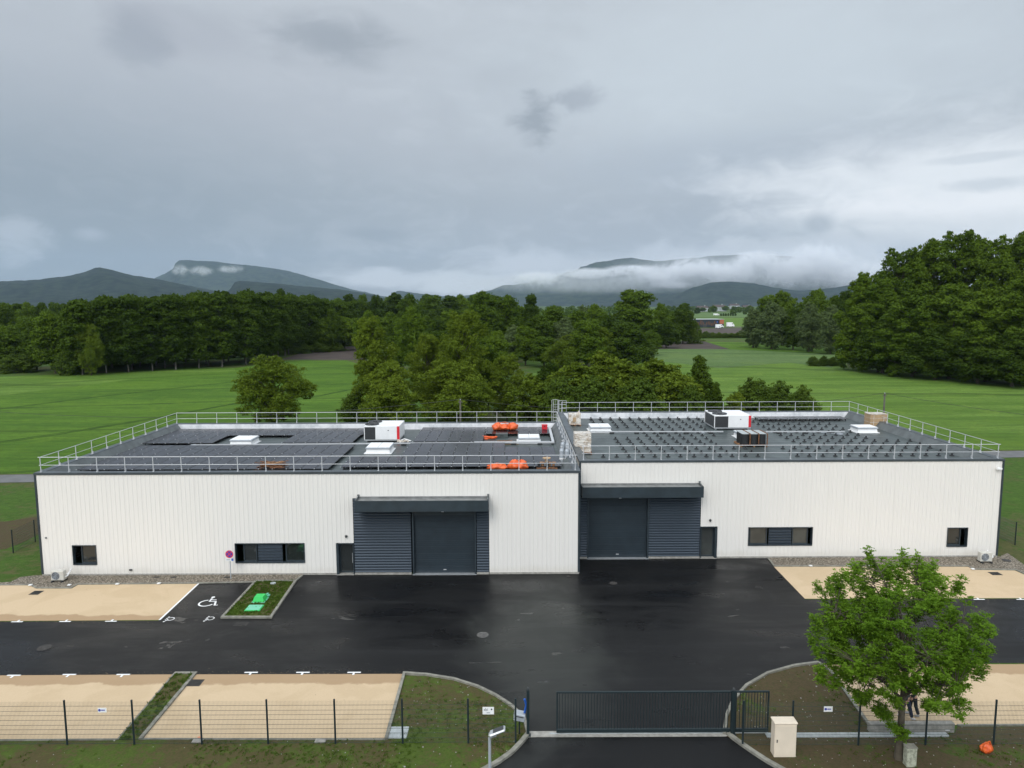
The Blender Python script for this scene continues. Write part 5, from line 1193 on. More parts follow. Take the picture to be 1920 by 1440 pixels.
# ------------------------------------------------------------------ trees
rng = np.random.default_rng(5)
def leaf_cloud(pts, nrm, size, asp=.55, jitter=.7):
    """pts, nrm: (n,3) arrays -> rhombic leaf faces"""
    n_ = len(pts); d = nrm + rng.normal(0, jitter, (n_, 3)); d /= np.linalg.norm(d, axis=1)[:, None] + 1e-9
    r = rng.normal(0, 1, (n_, 3)); u = np.cross(d, r); u /= np.linalg.norm(u, axis=1)[:, None] + 1e-9; v = np.cross(d, u)
    s_ = (size * rng.uniform(.6, 1.35, n_))[:, None]
    a = pts - u * s_; b = pts + v * s_ * asp + d * s_ * .15; c = pts + u * s_; e = pts - v * s_ * asp + d * s_ * .15
    return np.stack([a, b, c, e], 1).reshape(-1, 3)
def quads_mesh(name, V_, material):
    n_ = len(V_) // 4; me = bpy.data.meshes.new(name); me.vertices.add(len(V_)); me.vertices.foreach_set('co', V_.astype(np.float32).ravel())
    me.loops.add(len(V_)); me.loops.foreach_set('vertex_index', np.arange(len(V_), dtype=np.int32)); me.polygons.add(n_)
    me.polygons.foreach_set('loop_start', np.arange(0, len(V_), 4, dtype=np.int32)); me.materials.append(material); me.update(calc_edges=True); return me
def crown_points(h, rw, z0, nl, n_, lobe, shape, inner=.25, ck=60):
    """lobed crown between z0 and h with half width rw; shape(t) gives relative radius at height t"""
    L_ = []
    for i in range(nl):
        t = (i + .5) / nl; t = min(1, max(0, t + rng.uniform(-.04, .04))); a = i * 2.39996 + rng.uniform(-.4, .4); rr = rw * shape(t); lr = lobe * rw * rng.uniform(.7, 1.25) * (.55 + .45 * shape(t))
        k = max(0, rr - lr * .75) * (rng.uniform(.55, 1.0) if i % 4 else rng.uniform(0, .4)); L_.append((np.array([math.cos(a) * k, math.sin(a) * k, z0 + (h - z0) * (.06 + .90 * t) - lr * .25]), lr))
    vol = np.array([l[1] ** 2 for l in L_]); cnt_ = (vol / vol.sum() * n_).astype(int); P_ = []; N_ = []
    for (c_, lr), k in zip(L_, cnt_):
        d = rng.normal(0, 1, (k, 3)); d /= np.linalg.norm(d, axis=1)[:, None]; d[:, 2] = np.where(d[:, 2] < -.3, -d[:, 2] * rng.uniform(-1, 1, k), d[:, 2])
        # sub-clumps
        m_c = max(6, k // ck); cc = rng.normal(0, 1, (m_c, 3)); cc /= np.linalg.norm(cc, axis=1)[:, None]; cc[:, 2] *= .8; idx = rng.integers(0, m_c, k)
        r_ = lr * rng.uniform(.72, 1.02, k)[:, None]; sc_ = lr * .30
        p = cc[idx] * lr * rng.uniform(.72, 1.0, m_c)[idx][:, None] + d * sc_ * rng.uniform(.3, 1.0, k)[:, None]
        mixi = rng.random(k) < .14; p[mixi] = (d * r_)[mixi]
        inn = rng.random(k) < inner; p[inn] = (d * lr * rng.uniform(.2, .8, k)[:, None])[inn]
        p[:, 2] *= .85; P_.append(c_ + p); nn = d * .6 + p / lr * .6; nn[:, 2] += .15; N_.append(nn)
    return np.concatenate(P_), np.concatenate(N_), L_
def trunk_mb(h, r0, L_, z0, bare=0.0):
    mb = MB(); top = Vector((rng.uniform(-.2, .2), rng.uniform(-.2, .2), z0 + (h - z0) * .65)); pts = [Vector((0, 0, -.3)), Vector((0, 0, .5)), Vector((top.x * .4, top.y * .4, z0)), top]
    mb.path(pts, [r0 * 1.25, r0, r0 * .75, r0 * .2], 7)
    for c_, lr in L_:
        e = Vector(c_.tolist()); zb = max(z0 * .8, e.z - (e.xy.length * .9) - .5); zb = min(zb, top.z); s_ = Vector((top.x * .4, top.y * .4, zb)); m_ = s_.lerp(e, .5) + Vector((0, 0, .12 * (e - s_).length)); mb.path([s_, m_, e], [r0 * .42, r0 * .28, r0 * .1], 5)
    return mb
SH = dict(round=lambda t: math.sqrt(max(.05, 1 - (2 * t - .9) ** 2)) if t < .95 else .4, tall=lambda t: .55 + .45 * math.sin(math.pi * min(1, t * .9 + .12)), cone=lambda t: max(.10, 1.0 - .85 * t ** 1.2), dome=lambda t: math.sqrt(max(.04, 1 - t * t * .95)), fan=lambda t: .45 + .55 * math.sin(math.pi * (t * .75 + .1)))
PROTO = {}
def make_proto(key, name, h, rw, z0, nl, n_, lobe, shape, lsize, leaf, bark='bark', tr=.22, jitter=.7, inner=.25, ck=60):
    P_, N_, L_ = crown_points(h, rw, z0, nl, n_, lobe, SH[shape], inner, ck)
    t = proto(name); cm = quads_mesh('crown', leaf_cloud(P_, N_, lsize, jitter=jitter), L[leaf]); c_ = bpy.data.objects.new('crown', cm); COL.objects.link(c_); c_.parent = t
    tk = trunk_mb(h, tr, L_, max(z0, .6), 0).build('trunk', M[bark], t)
    PROTO[key] = dict(o=t, h=h, w=2 * rw, used=False, name=name)
make_proto('oakA', 'broadleaf_tree', 14, 6.0, 2.2, 26, 22000, .42, 'round', .22, 'mid', tr=.28, ck=45)
make_proto('oakB', 'broadleaf_tree', 14, 6.0, 1.6, 30, 24000, .38, 'dome', .22, 'dark', tr=.28, ck=45)
make_proto('oakC', 'broadleaf_tree', 15, 5.2, 2.0, 30, 24000, .40, 'tall', .22, 'mid', tr=.28, ck=45)
make_proto('walA', 'walnut_tree', 11, 6.0, 1.0, 40, 36000, .30, 'round', .14, 'yel', tr=.22, jitter=1.0)
make_proto('walB', 'walnut_tree', 16, 6.2, 1.0, 48, 44000, .27, 'tall', .15, 'yel', tr=.25, jitter=1.0)
make_proto('popA', 'poplar_tree', 21, 5.0, 2.6, 40, 24000, .42, 'tall', .27, 'dark', 'paleb', .20, ck=28)
make_proto('popB', 'poplar_tree', 21, 4.8, 2.4, 44, 24000, .38, 'tall', .27, 'dark', 'paleb', .20, ck=28)
make_proto('wilA', 'willow_tree', 12, 5.0, .8, 26, 16000, .42, 'round', .22, 'wil', tr=.25, jitter=.9)
make_proto('busA', 'bush', 5, 3.2, .1, 22, 12000, .42, 'dome', .13, 'bush', tr=.08, jitter=.9)
make_proto('busB', 'bush', 7, 2.6, .2, 30, 15000, .34, 'tall', .13, 'yel', tr=.08, jitter=1.0)
make_proto('bigA', 'large_tree', 34, 11, 3.0, 60, 64000, .27, 'tall', .30, 'mid', tr=.45, ck=70)
make_proto('bigB', 'large_tree', 28, 10, 1.0, 56, 60000, .28, 'dome', .30, 'mid', tr=.4, ck=70)
make_proto('conA', 'broadleaf_tree', 10, 5.0, .3, 44, 26000, .34, 'cone', .15, 'dark', tr=.2, ck=50)
def put(key, x, y, h, wd, label, cat='tree', group=None, rz=None, zb=0.0):
    p = PROTO[key]
    if not p['used']: o = p['o']; p['used'] = True
    else: o = copy_tree(p['o'])
    o.location = (x, y, zb); s_ = wd / p['w']; o.scale = (s_, s_, h / p['h']); o.rotation_euler = (0, 0, rng.uniform(0, 6.28) if rz is None else rz)
    tag(o, label, cat, group); return o
def putp(key, px, D, ytop, wpx, label, cat='tree', group=None, zb=0.0):
    p = V(px, ytop, D); return put(key, p.x, D, max(1.5, (p.z - zb) * 1.02), wpx / F * D, label, cat, group, zb=zb)

# ---- trees just behind the buildings
putp('walA', 507, 108, 668, 158, 'round yellow green tree standing alone behind the left warehouse')
for px, D, yt, wp, k, s_ in (
    (697, 112, 588, 105, 'walB', 'tall yellow green tree with a narrow top at the left of the middle clump'),
    (728, 104, 680, 150, 'walA', 'broad low yellow green tree in front of the tall one behind the left rooftop unit'),
    (868, 116, 577, 130, 'walB', 'tallest yellow green tree in the middle clump'),
    (800, 122, 622, 90, 'walB', 'slim tree between the two tall yellow green ones'),
    (850, 106, 680, 190, 'walA', 'broad yellow green tree behind the orange sacks'),
    (950, 112, 662, 90, 'walB', 'yellow green tree right of the tallest one in the clump'),
    (1000, 106, 705, 110, 'busB', 'low feathery tree behind the ladder'),
    (660, 110, 740, 70, 'busA', 'low bush at the left foot of the middle clump'),
    (1032, 124, 680, 70, 'oakB', 'small dark round tree left of the feathery thicket'),
    (915, 125, 650, 70, 'oakB', 'dark green tree behind the middle clump'),
    (1312, 108, 668, 110, 'conA', 'dark pointed tree at the right end of the thicket'),
    (1342, 104, 718, 75, 'conA', 'small dark pointed tree right of the larger dark one'),
    ): putp(k, px, D, yt, wp, s_)
for i, (px, D, yt, wp, k, s_) in enumerate((
    (1080, 110, 682, 130, 'busB', 'feathery light green shrub left in the thicket behind the right warehouse'),
    (1135, 114, 662, 110, 'busB', 'tallest feathery shrub in the thicket behind the right warehouse'),
    (1180, 108, 678, 130, 'busB', 'feathery shrub in the middle of the thicket'),
    (1235, 112, 676, 130, 'busB', 'feathery shrub right of the middle of the thicket'),
    (1110, 103, 712, 140, 'busA', 'low dense bush behind the rear left of the right roof'),
    (1200, 102, 714, 150, 'busA', 'low dense bush behind the middle of the right roof'),
    (1268, 103, 700, 110, 'busB', 'yellowish shrub in front of the dark pointed tree'),
    (1050, 103, 712, 110, 'busA', 'low dense bush right of the ladder'),
    (1415, 104, 714, 120, 'busA', 'left one of the low dark bushes before the meadow'),
    (1462, 106, 720, 110, 'busA', 'middle one of the low dark bushes before the meadow'),
    (1505, 106, 727, 80, 'busA', 'right one of the low dark bushes before the meadow'),
    (1380, 103, 738, 60, 'busB', 'small yellowish shrub left of the low dark bushes'),
    (1296, 100, 728, 90, 'busA', 'low bush at the foot of the dark pointed tree'))):
    putp(k, px, D, yt, wp, s_, 'shrub')
# ---- middle distance
MID = (
    (1175, 212, 604, 110, 'oakB', 'dark round tree standing before the tall one in the middle distance'),
    (1192, 300, 542, 112, 'oakC', 'tall rounded tree that stands highest right of the middle'),
    (1120, 205, 612, 80, 'walB', 'light green tree left of the dark round one'),
    (1075, 215, 625, 80, 'walB', 'light green young tree between the willows and the dark round tree'),
    (985, 215, 610, 60, 'oakC', 'mid green upright tree beside the grey willow'),
    (962, 225, 612, 60, 'wilA', 'grey green willow left of the upright tree'),
    (1058, 240, 597, 65, 'wilA', 'grey green willow in the middle of the far trees'),
    (1020, 210, 630, 70, 'oakC', 'small mid green tree between two willows'),
    (905, 245, 545, 80, 'oakC', 'tall dark tree with airy top left of centre'),
    (950, 250, 552, 70, 'oakC', 'tall dark tree beside the airy topped one'),
    (995, 262, 553, 40, 'popA', 'slim dark tree standing above the tree line'),
    (1095, 320, 575, 50, 'wilA', 'pale tree left of the highest rounded tree'),
    (1115, 290, 572, 60, 'oakA', 'bright green tree left of the highest rounded tree'),
    (1010, 240, 590, 80, 'oakB', 'dark broad tree behind the willows'),
    (770, 190, 578, 70, 'oakA', 'green tree behind the tall yellow green pair'),
    (745, 200, 596, 60, 'oakB', 'dark tree behind the tall yellow green pair'),
    (1240, 330, 570, 50, 'oakA', 'green tree right of the highest rounded tree'),
    (1282, 330, 568, 62, 'oakB', 'dark round tree just left of the distant coloured building'),
    (1262, 345, 585, 50, 'oakA', 'small tree in front of the dark round one'),
    (1220, 255, 620, 45, 'oakA', 'small tree beside the ploughed strip'),
    (880, 200, 610, 80, 'oakA', 'green tree behind the tallest yellow green one'),
    (930, 190, 622, 80, 'oakA', 'mid green tree between the tallest yellow green tree and the willow'),
    (1100, 200, 600, 80, 'oakC', 'light upright tree left of the dark round one, behind the thicket'),
    (1050, 195, 640, 70, 'walA', 'low yellowish tree between the willows, behind the thicket'),
    (1085, 260, 584, 80, 'oakA', 'rounded mid green tree behind the willows'),
    (1040, 290, 572, 70, 'oakC', 'far upright tree above the middle willow'),
    (1150, 230, 620, 70, 'oakA', 'mid green tree touching the dark round one on its left'),
    (1215, 225, 640, 50, 'busA', 'low bush at the right foot of the dark round tree'),
    (975, 280, 575, 70, 'oakA', 'far rounded tree above the left willow'),
    (1250, 300, 600, 60, 'oakB', 'dark tree above the ploughed strip'),
    (1300, 330, 600, 40, 'busA', 'bush at the foot of the dark tree by the distant building'),
    (820, 170, 620, 80, 'oakB', 'dark tree between the tall yellow green pair, farther back'),
    (690, 215, 585, 60, 'oakA', 'green tree left behind the tall narrow topped one'),
    (1140, 240, 590, 60, 'oakB', 'dark tree in front of the highest rounded tree'))
for px, D, yt, wp, k, s_ in MID: putp(k, px, D, yt, wp, s_)
# ---- left plantation
GP_ = 'poplars of the plantation at the left'
edge = [(145, 703), (190, 700), (232, 698), (278, 695), (322, 693), (366, 690), (410, 688), (455, 684), (498, 678), (530, 668), (556, 662), (585, 658), (612, 655), (640, 652)]
tops = [(60, 600), (145, 562), (200, 556), (300, 556), (400, 548), (450, 546), (520, 552), (600, 562), (660, 570)]
def itop(px):
    for (a, ya), (b, yb) in zip(tops[:-1], tops[1:]):
        if a <= px <= b: return ya + (yb - ya) * (px - a) / (b - a)
    return tops[0][1] if px < 60 else tops[-1][1]
for i, (px, py) in enumerate(edge):
    g0 = G(px, py)
    putp('popA' if i % 3 else 'popB', px, g0.y, itop(px) + 2 + rng.uniform(-3, 4), 74 * (200 / g0.y), 'pale stemmed poplar, %s from the left in the front row of the left plantation' % ORD[i], 'tree', GP_)
    for r_ in range(1, 4):
        D = g0.y + 8 * r_; q = V(px + rng.uniform(-12, 12), py, D); putp('popB' if (i + r_) % 2 else 'popA', px + rng.uniform(-14, 14) + 10, D, itop(px) + rng.uniform(-3, 3), 70 * (200 / g0.y), 'poplar inside the plantation at the left, behind its front row', 'tree', GP_)
for px, py, yt, wp, k, s_ in ((95, 700, 588, 90, 'oakC', 'dark leafy tree at the left end of the plantation'), (62, 695, 600, 70, 'oakB', 'darker tree left of the plantation end'), (10, 693, 612, 110, 'oakA', 'light green tree at the left edge of the photo'),
                              (-40, 690, 600, 120, 'oakC', 'tall tree cut by the left edge of the photo'), (125, 703, 655, 70, 'busA', 'low bush under the left end of the plantation'), (30, 699, 665, 90, 'busA', 'low dark bush at the left edge of the wood'), (165, 704, 610, 60, 'walA', 'yellowish young tree before the plantation')):
    putp(k, px, G(px, py).y, yt, wp, s_)
# wood edge and far woods
GF = 'trees of the wood beyond the fields'
for i in range(44):
    px = -40 + i * 22.5 + rng.uniform(-8, 8); D = rng.uniform(300, 420) + (60 if 500 < px < 900 else 0)
    yt = 568 + rng.uniform(-3, 4) if px < 200 else (558 + rng.uniform(-5, 3) if px < 640 else 551 + rng.uniform(-3, 4)); putp(('oakA', 'oakB', 'oakC', 'popB')[i % 4], px, D, yt, rng.uniform(38, 60), 'tree in the wood beyond the plantation and fields', 'tree', GF)
for i in range(22):
    px = -30 + rng.uniform(0, 150) if i < 7 else 600 + (i - 7) * 22; D = rng.uniform(262, 300); putp(('oakC', 'oakA', 'oakB')[i % 3], px, D, rng.uniform(578, 600), rng.uniform(45, 65), 'lower tree standing before the far wood', 'tree', 'lower trees before the far wood')
putp('oakB', 527, 300, 541, 48, 'dark round tree top rising above the plantation')
# ---- right woods
for px, py, yt, wp, k, s_ in (
    (1415, 652, 580, 55, 'wilA', 'grey green tree at the left end of the right hand wood'), (1450, 655, 568, 70, 'wilA', 'grey green tree in the right hand wood, second from its left end'), (1490, 656, 575, 60, 'oakB', 'dark round tree in the middle of the distant right hand wood'),
    (1520, 660, 570, 60, 'wilA', 'pale grey tree in the middle of the distant right hand wood'), (1560, 664, 575, 65, 'wilA', 'pale grey tree next to the tall right wood'), (1470, 648, 548, 80, 'oakA', 'high green tree at the back of the distant right hand wood'),
    (1530, 652, 545, 80, 'oakA', 'high green tree behind the pale grey ones, nearest the tall wood'), (1590, 660, 545, 80, 'oakB', 'dark tree where the distant wood meets the tall one'), (1440, 645, 552, 60, 'oakC', 'upright green tree at the back left of the distant wood'), (1570, 650, 553, 60, 'oakC', 'upright green tree at the back right of the distant wood')):
    putp(k, px, G(px, py).y, yt, wp, s_)
BW = (
    (1620, 694, 510, 110, 'bigB', 'dark tree at the left end of the tall right wood'),
    (1655, 698, 520, 110, 'bigB', 'low spreading dark tree at the left foot of the tall right wood'),
    (1690, 690, 468, 120, 'bigA', 'tall tree with ragged top, second from the left of the tall wood'),
    (1745, 690, 452, 130, 'bigA', 'tall ragged tree in the left half of the tall wood'),
    (1800, 690, 436, 130, 'bigA', 'highest tree of the tall right wood'),
    (1860, 694, 446, 130, 'bigA', 'tall ragged tree right of the highest one'),
    (1915, 696, 440, 130, 'bigA', 'tall ragged tree cut by the right edge of the photo'),
    (1720, 706, 540, 150, 'bigB', 'broad tree in the front of the tall wood, left of its middle'),
    (1790, 710, 530, 160, 'bigB', 'broad pale green tree in the front middle of the tall wood'),
    (1860, 716, 540, 160, 'bigB', 'broad tree in the front of the tall wood, right of its middle'),
    (1925, 720, 520, 160, 'bigB', 'broad tree in the front of the tall wood at the right edge'),
    (1660, 700, 600, 120, 'oakB', 'low dark tree under the left end of the tall wood'),
    (1760, 712, 610, 130, 'oakB', 'low dark tree under the middle of the tall wood'),
    (1840, 719, 615, 130, 'oakB', 'low dark tree under the right half of the tall wood'),
    (1905, 725, 620, 130, 'oakB', 'low dark tree under the right end of the tall wood'),
    (1990, 722, 470, 200, 'bigA', 'tall tree outside the right edge, reaching into the photo'))
for px, py, yt, wp, k, s_ in BW: putp(k, px, G(px, py).y, yt, wp, s_)
for px, s_ in ((1525, 'left'), (1545, 'middle'), (1562, 'right')): putp('busA', px, G(px, 686).y, 668 + (px % 3), 30, 'small dark bush in the meadow edge, the %s one of three' % s_, 'shrub')
# hedge beyond the right field
for i in range(9): putp('busA', 1312 + i * 12, G(1320, 634).y, 622 + rng.uniform(-1, 4), 22, 'hedge bush between the green field and the distant ploughed field', 'shrub', 'bushes of the distant hedge')
# undergrowth belt: dark shrubs inside the plantation edge
for i in range(18): putp('busA', 150 + i * 28, G(150 + i * 28, 697 - i * 2).y + 14, 660 - i * 1.0, 48, 'dark undergrowth bush inside the plantation', 'shrub', 'undergrowth bushes in the plantation')

# far belt towards the horizon (uncountable)
Vs = []
for i in range(900):
    D = rng.uniform(520, 2600); px = rng.uniform(-120, 2040)
    if 1300 < px < 1440 and D < 1150: continue
    p = V(px, 575, D); hh_ = rng.uniform(7, 15) * (1.1 if px < 1200 else .8); r_ = hh_ * .6; k = 55
    d = rng.normal(0, 1, (k, 3)); d /= np.linalg.norm(d, axis=1)[:, None]; pts = np.array([p.x, D, hh_ * .5]) + d * np.array([r_, r_, hh_ * .5]) * rng.uniform(.7, 1, k)[:, None]
    nn = d.copy(); nn[:, 2] += .4; Vs.append(leaf_cloud(pts, nn, 1.1 + D / 1500, .7))
me = quads_mesh('far_woods', np.concatenate(Vs), L['dark']); o = bpy.data.objects.new('far_woods', me); COL.objects.link(o); tag(o, 'belt of distant woods below the hills', 'woods', kind='stuff')

# ------------------------------------------------------------------ the street tree
base_t = G(1684, 1424); ty = base_t.y; tx = base_t.x
t = thing('street_tree', (tx, ty, 0), 'leafy young ash tree in the foreground, in front of the right fence', 'tree'); rnd = random.Random(21)
ctop = V(1700, 1040, ty + .6).z; cbot = V(1700, 1335, ty - .3).z; cx_ = V(1681, 1180, ty).x; rw = (V(1855, 1200, ty).x - V(1522, 1200, ty).x) / 2
zc_ = (ctop + cbot) / 2; hh_ = (ctop - cbot) / 2
mb = MB(); fork = Vector((tx + .03, ty, cbot + .1)); mb.path([Vector((tx + .02, ty, -.1)), Vector((tx, ty, .3)), Vector((tx + .02, ty, 1.2)), fork], [.19, .155, .135, .12], 9)
limbs = []
for i in range(15):
    a = i * 2.399 + .4; tt = (i + .5) / 15; rr = rw * (.78 if tt > .15 else .72) * math.sqrt(max(.06, 1 - (1.9 * tt - .75) ** 2)); e = Vector((cx_ + math.cos(a) * rr, ty + math.sin(a) * rr * .95, cbot + (ctop - cbot) * (.22 + .70 * tt)))
    s_ = fork + Vector((0, 0, (ctop - cbot) * .38 * tt)); m1 = s_.lerp(e, .33) + Vector((0, 0, .28)); m2 = s_.lerp(e, .7) + Vector((0, 0, .22)); limbs.append([s_, m1, m2, e]); mb.path([s_, m1, m2, e], [.075, .05, .032, .012], 6)
mb.path([fork, fork + Vector((.05, 0, (ctop - cbot) * .3)), Vector((cx_, ty, cbot + (ctop - cbot) * .75))], [.12, .08, .03], 7)
pool = [l[k].lerp(l[k + 1], q) for l in limbs for k in range(3) for q in (0, .25, .5, .75, 1)][8:]
shoots = []
def proj(p):
    c0, s0 = math.cos(PITCH), math.sin(PITCH); x, y, z = p.x, p.y, p.z - H
    f_ = y * c0 - z * s0; u = x / f_ * F; v = (-z * c0 - y * s0) / f_ * F
    c1, s1 = math.cos(-ROLL), math.sin(-ROLL); return 960 + u * c1 - v * s1, 720 + u * s1 + v * c1
def crownr(d):   # lumpy crown radius factor
    return .80 + .30 * mn.noise(d * 1.9 + Vector((3.1, 0, 0))) + .22 * mn.noise(d * 4.2)
tries = 0
while len(shoots) < 520 and tries < 20000:
    tries += 1; d = Vector((rnd.gauss(0, 1), rnd.gauss(0, 1), rnd.gauss(0, 1))).normalized()
    k = crownr(d) * (rnd.random() ** .33 * .62 + .42); k = min(k, 1.12)
    p = Vector((cx_ + d.x * rw * k, ty + d.y * rw * k, zc_ + d.z * hh_ * k * (1.0 if d.z > 0 else .92)))
    if p.z < cbot - .1 + (math.hypot(p.x - cx_, p.y - ty) / rw) * .5: continue
    if mn.noise(p * .85) < -.30: continue
    a_, b2 = proj(p)
    if 1684 < a_ < 1732 and b2 > 1290: continue
    shoots.append(p)
for px, py, dy in ((1633, 1030, .9), (1693, 1034, .7), (1722, 1040, .6), (1748, 1052, .8), (1600, 1055, .6), (1575, 1068, .4), (1530, 1150, 0), (1552, 1135, .1), (1560, 1165, .1), (1532, 1190, -.2), (1560, 1205, -.1), (1575, 1180, 0), (1540, 1245, -.3), (1570, 1255, -.2), (1590, 1235, -.1), (1585, 1150, .1), (1850, 1205, -.2), (1842, 1230, 0), (1800, 1080, .8)):
    q = V(px, py, ty + dy); 
    for k in range(5): shoots.append(q + Vector((rnd.uniform(-.12, .12), rnd.uniform(-.2, .2), -.10 - k * .16)))
for q in ((1680, 1368), (1690, 1375), (1655, 1340), (1645, 1325), (1620, 1310), (1752, 1318), (1802, 1318)):
    for k in range(4): p = V(*q, ty - .15); shoots.append(p + Vector((rnd.uniform(-.2, .2), rnd.uniform(-.15, .15), rnd.uniform(-.15, .15))))
LV = []; LN = []
for p in shoots:
    q = min(pool, key=lambda s_: (s_ - p).length + (0.35 if s_.z > p.z else 0)); 
    if (q - p).length > .1 and p.z > cbot - .2: mb.path([q, q.lerp(p, .55) + Vector((0, 0, .06)), p], [.016, .010, .005], 4)
    axis = (p - q).normalized() * .5 if (p - q).length > 0 else Vector((0, 0, 1)); axis.z += .6; axis = axis.normalized() if axis.length > .01 else Vector((0, 0, 1))
    for f in range(27):           # compound leaves: a drooping stalk with paired leaflets
        st = p - axis * rnd.uniform(-.12, .38); a = rnd.uniform(0, 6.28); el_ = rnd.uniform(-.2, .7); dr_ = Vector((math.cos(a) * math.cos(el_), math.sin(a) * math.cos(el_), math.sin(el_))); dr_ = (dr_ + axis * .5).normalized(); ln = rnd.uniform(.16, .30)
        side = dr_.cross(Vector((0, 0, 1))); side = side.normalized() if side.length > .01 else Vector((1, 0, 0))
        for j in range(4):
            tt = (j + 1) / 4; c_ = st + dr_ * ln * tt - Vector((0, 0, .10 * tt * tt))
            for sg in ((-1, 1) if j < 3 else (0,)): 
                dd = (side * sg + dr_ * .55 - Vector((0, 0, .25))).normalized(); l = rnd.uniform(.060, .098); w_ = l * .40; nn = Vector((rnd.gauss(0, .8), rnd.gauss(0, .8), 1)).cross(dd); nn = nn.normalized() * w_ if nn.length > .01 else Vector((w_, 0, 0)); LV += [c_, c_ + dd * l * .45 + nn, c_ + dd * l, c_ + dd * l * .45 - nn]
LVa = np.array([tuple(v_) for v_ in LV]) - np.array([tx, ty, 0]); print('street tree leaflets', len(LVa) // 4)
cm = quads_mesh('crown', LVa, L['near']); o = bpy.data.objects.new('crown', cm); COL.objects.link(o); o.parent = t
mb.build('trunk', M['bark'], t, smooth=True)

# ------------------------------------------------------------------ people under the street tree
def skin_mesh(name, verts, edges, radii, material, parent, sub=2):
    me = bpy.data.meshes.new(name); me.from_pydata(verts, edges, []); ob = bpy.data.objects.new(name, me); COL.objects.link(ob)
    md = ob.modifiers.new('s', 'SKIN'); 
    for i, r_ in enumerate(radii): me.skin_vertices[0].data[i].radius = (r_, r_) if not isinstance(r_, tuple) else r_
    me.skin_vertices[0].data[0].use_root = True
    sb = ob.modifiers.new('u', 'SUBSURF'); sb.levels = sub; sb.render_levels = sub; bpy.context.view_layer.update()
    m2 = bpy.data.meshes.new_from_object(ob.evaluated_get(bpy.context.evaluated_depsgraph_get())); bpy.data.objects.remove(ob)
    m2.materials.clear(); m2.materials.append(material); m2.polygons.foreach_set('use_smooth', [True] * len(m2.polygons)); m2.name = name
    o = bpy.data.objects.new(name, m2); COL.objects.link(o); o.parent = parent; return o
def person(px, py, rz, label, stride, tm, jm, shm, armsw=.25, height=1.75):
    c_ = G(px, py, .02); t = thing('person', (c_.x, c_.y, .02), label, 'person', rz=rz); k = height / 1.75
    # facing -Y local. lift positions
    hipz, sh = .93 * k, 1.43 * k; s_ = stride
    Vt = [(0, 0, hipz + .04), (0, 0, 1.12 * k), (0, .01, 1.32 * k), (0, 0, 1.48 * k), (0, -.02, 1.60 * k), (0, -.02, 1.70 * k)]; rd = [(.15, .11), (.13, .10), (.16, .11), .055, (.078, .092), (.06, .07)]
    Ed = [(0, 1), (1, 2), (2, 3), (3, 4), (4, 5)]
    legs = {}
    for sg, fy in ((-1, -s_), (1, s_)):
        b0 = len(Vt); Vt += [(sg * .095, 0, hipz - .05), (sg * .10, fy * .45 - .03, .50 * k), (sg * .10, fy + .02, .10)]; rd += [.085, .058, .042]; Ed += [(0, b0), (b0, b0 + 1), (b0 + 1, b0 + 2)]
        legs[sg] = [Vector(v_) for v_ in Vt[b0:b0 + 3]]
    arms = {}
    for sg, fy in ((-1, s_ * .6), (1, -s_ * .6)):
        b0 = len(Vt); A = [(sg * .18, 0, sh - .02), (sg * .235, fy * .3, 1.16 * k), (sg * .23, fy - .05, .93 * k), (sg * .225, fy - .07, .86 * k)]; Vt += A; rd += [.058, .043, .028, (.036, .018)]; Ed += [(2, b0), (b0, b0 + 1), (b0 + 1, b0 + 2), (b0 + 2, b0 + 3)]
        arms[sg] = [Vector(v_) for v_ in A]
        for q, (dx, dl) in enumerate(((-.026, .072), (-.009, .082), (.009, .078), (.026, .060))):
            f0_ = len(Vt); a = arms[sg][3]; Vt += [(a.x + .004 * sg, a.y + dx, a.z - .03), (a.x - .006 * sg, a.y + dx - .006, a.z - .03 - dl * .5), (a.x - .022 * sg, a.y + dx - .010, a.z - .03 - dl * .95)]; rd += [.010, .009, .0075]; Ed += [(b0 + 3, f0_), (f0_, f0_ + 1), (f0_ + 1, f0_ + 2)]
        f0_ = len(Vt); Vt += [(a.x - .01 * sg, a.y - .045, a.z + .005), (a.x - .02 * sg, a.y - .062, a.z - .03)]; rd += [.011, .009]; Ed += [(b0 + 3, f0_), (f0_, f0_ + 1)]
    Vt += [(0, -.105, 1.605 * k)]; rd += [.014]; Ed += [(4, len(Vt) - 1)]
    for sg in (-1, 1): Vt += [(sg * .082, -.01, 1.61 * k)]; rd += [.016]; Ed += [(4, len(Vt) - 1)]
    body = skin_mesh('body', Vt, Ed, rd, M['skin'], t)
    e = MB()
    for sg in (-1, 1): e.lathe((sg * .032, -.100, 1.625 * k), [(.004, -.008), (.011, 0), (.004, .008)], 8)
    e.build('eyes', M['black'], t); e = MB(); e.box(-.025, .025, -.108, -.098, 1.552 * k, 1.560 * k); e.build('mouth', M['signred'], t)
    skin_mesh('jacket', [(0, 0, hipz), (0, 0, 1.12 * k), (0, .01, 1.33 * k), (0, 0, 1.44 * k)] + [tuple(arms[-1][i]) for i in range(3)] + [tuple(arms[1][i]) for i in range(3)], [(0, 1), (1, 2), (2, 3), (2, 4), (4, 5), (5, 6), (2, 7), (7, 8), (8, 9)], [(.175, .135), (.155, .125), (.185, .135), .075, .078, .062, .048, .078, .062, .048], M[jm], t)
    skin_mesh('trousers', [(0, 0, hipz + .08), (0, 0, hipz)] + [tuple(v_) for v_ in legs[-1]] + [tuple(v_) for v_ in legs[1]], [(0, 1), (1, 2), (2, 3), (3, 4), (1, 5), (5, 6), (6, 7)], [(.15, .12), (.155, .125), .105, .082, .075, .105, .082, .075], M[tm], t)
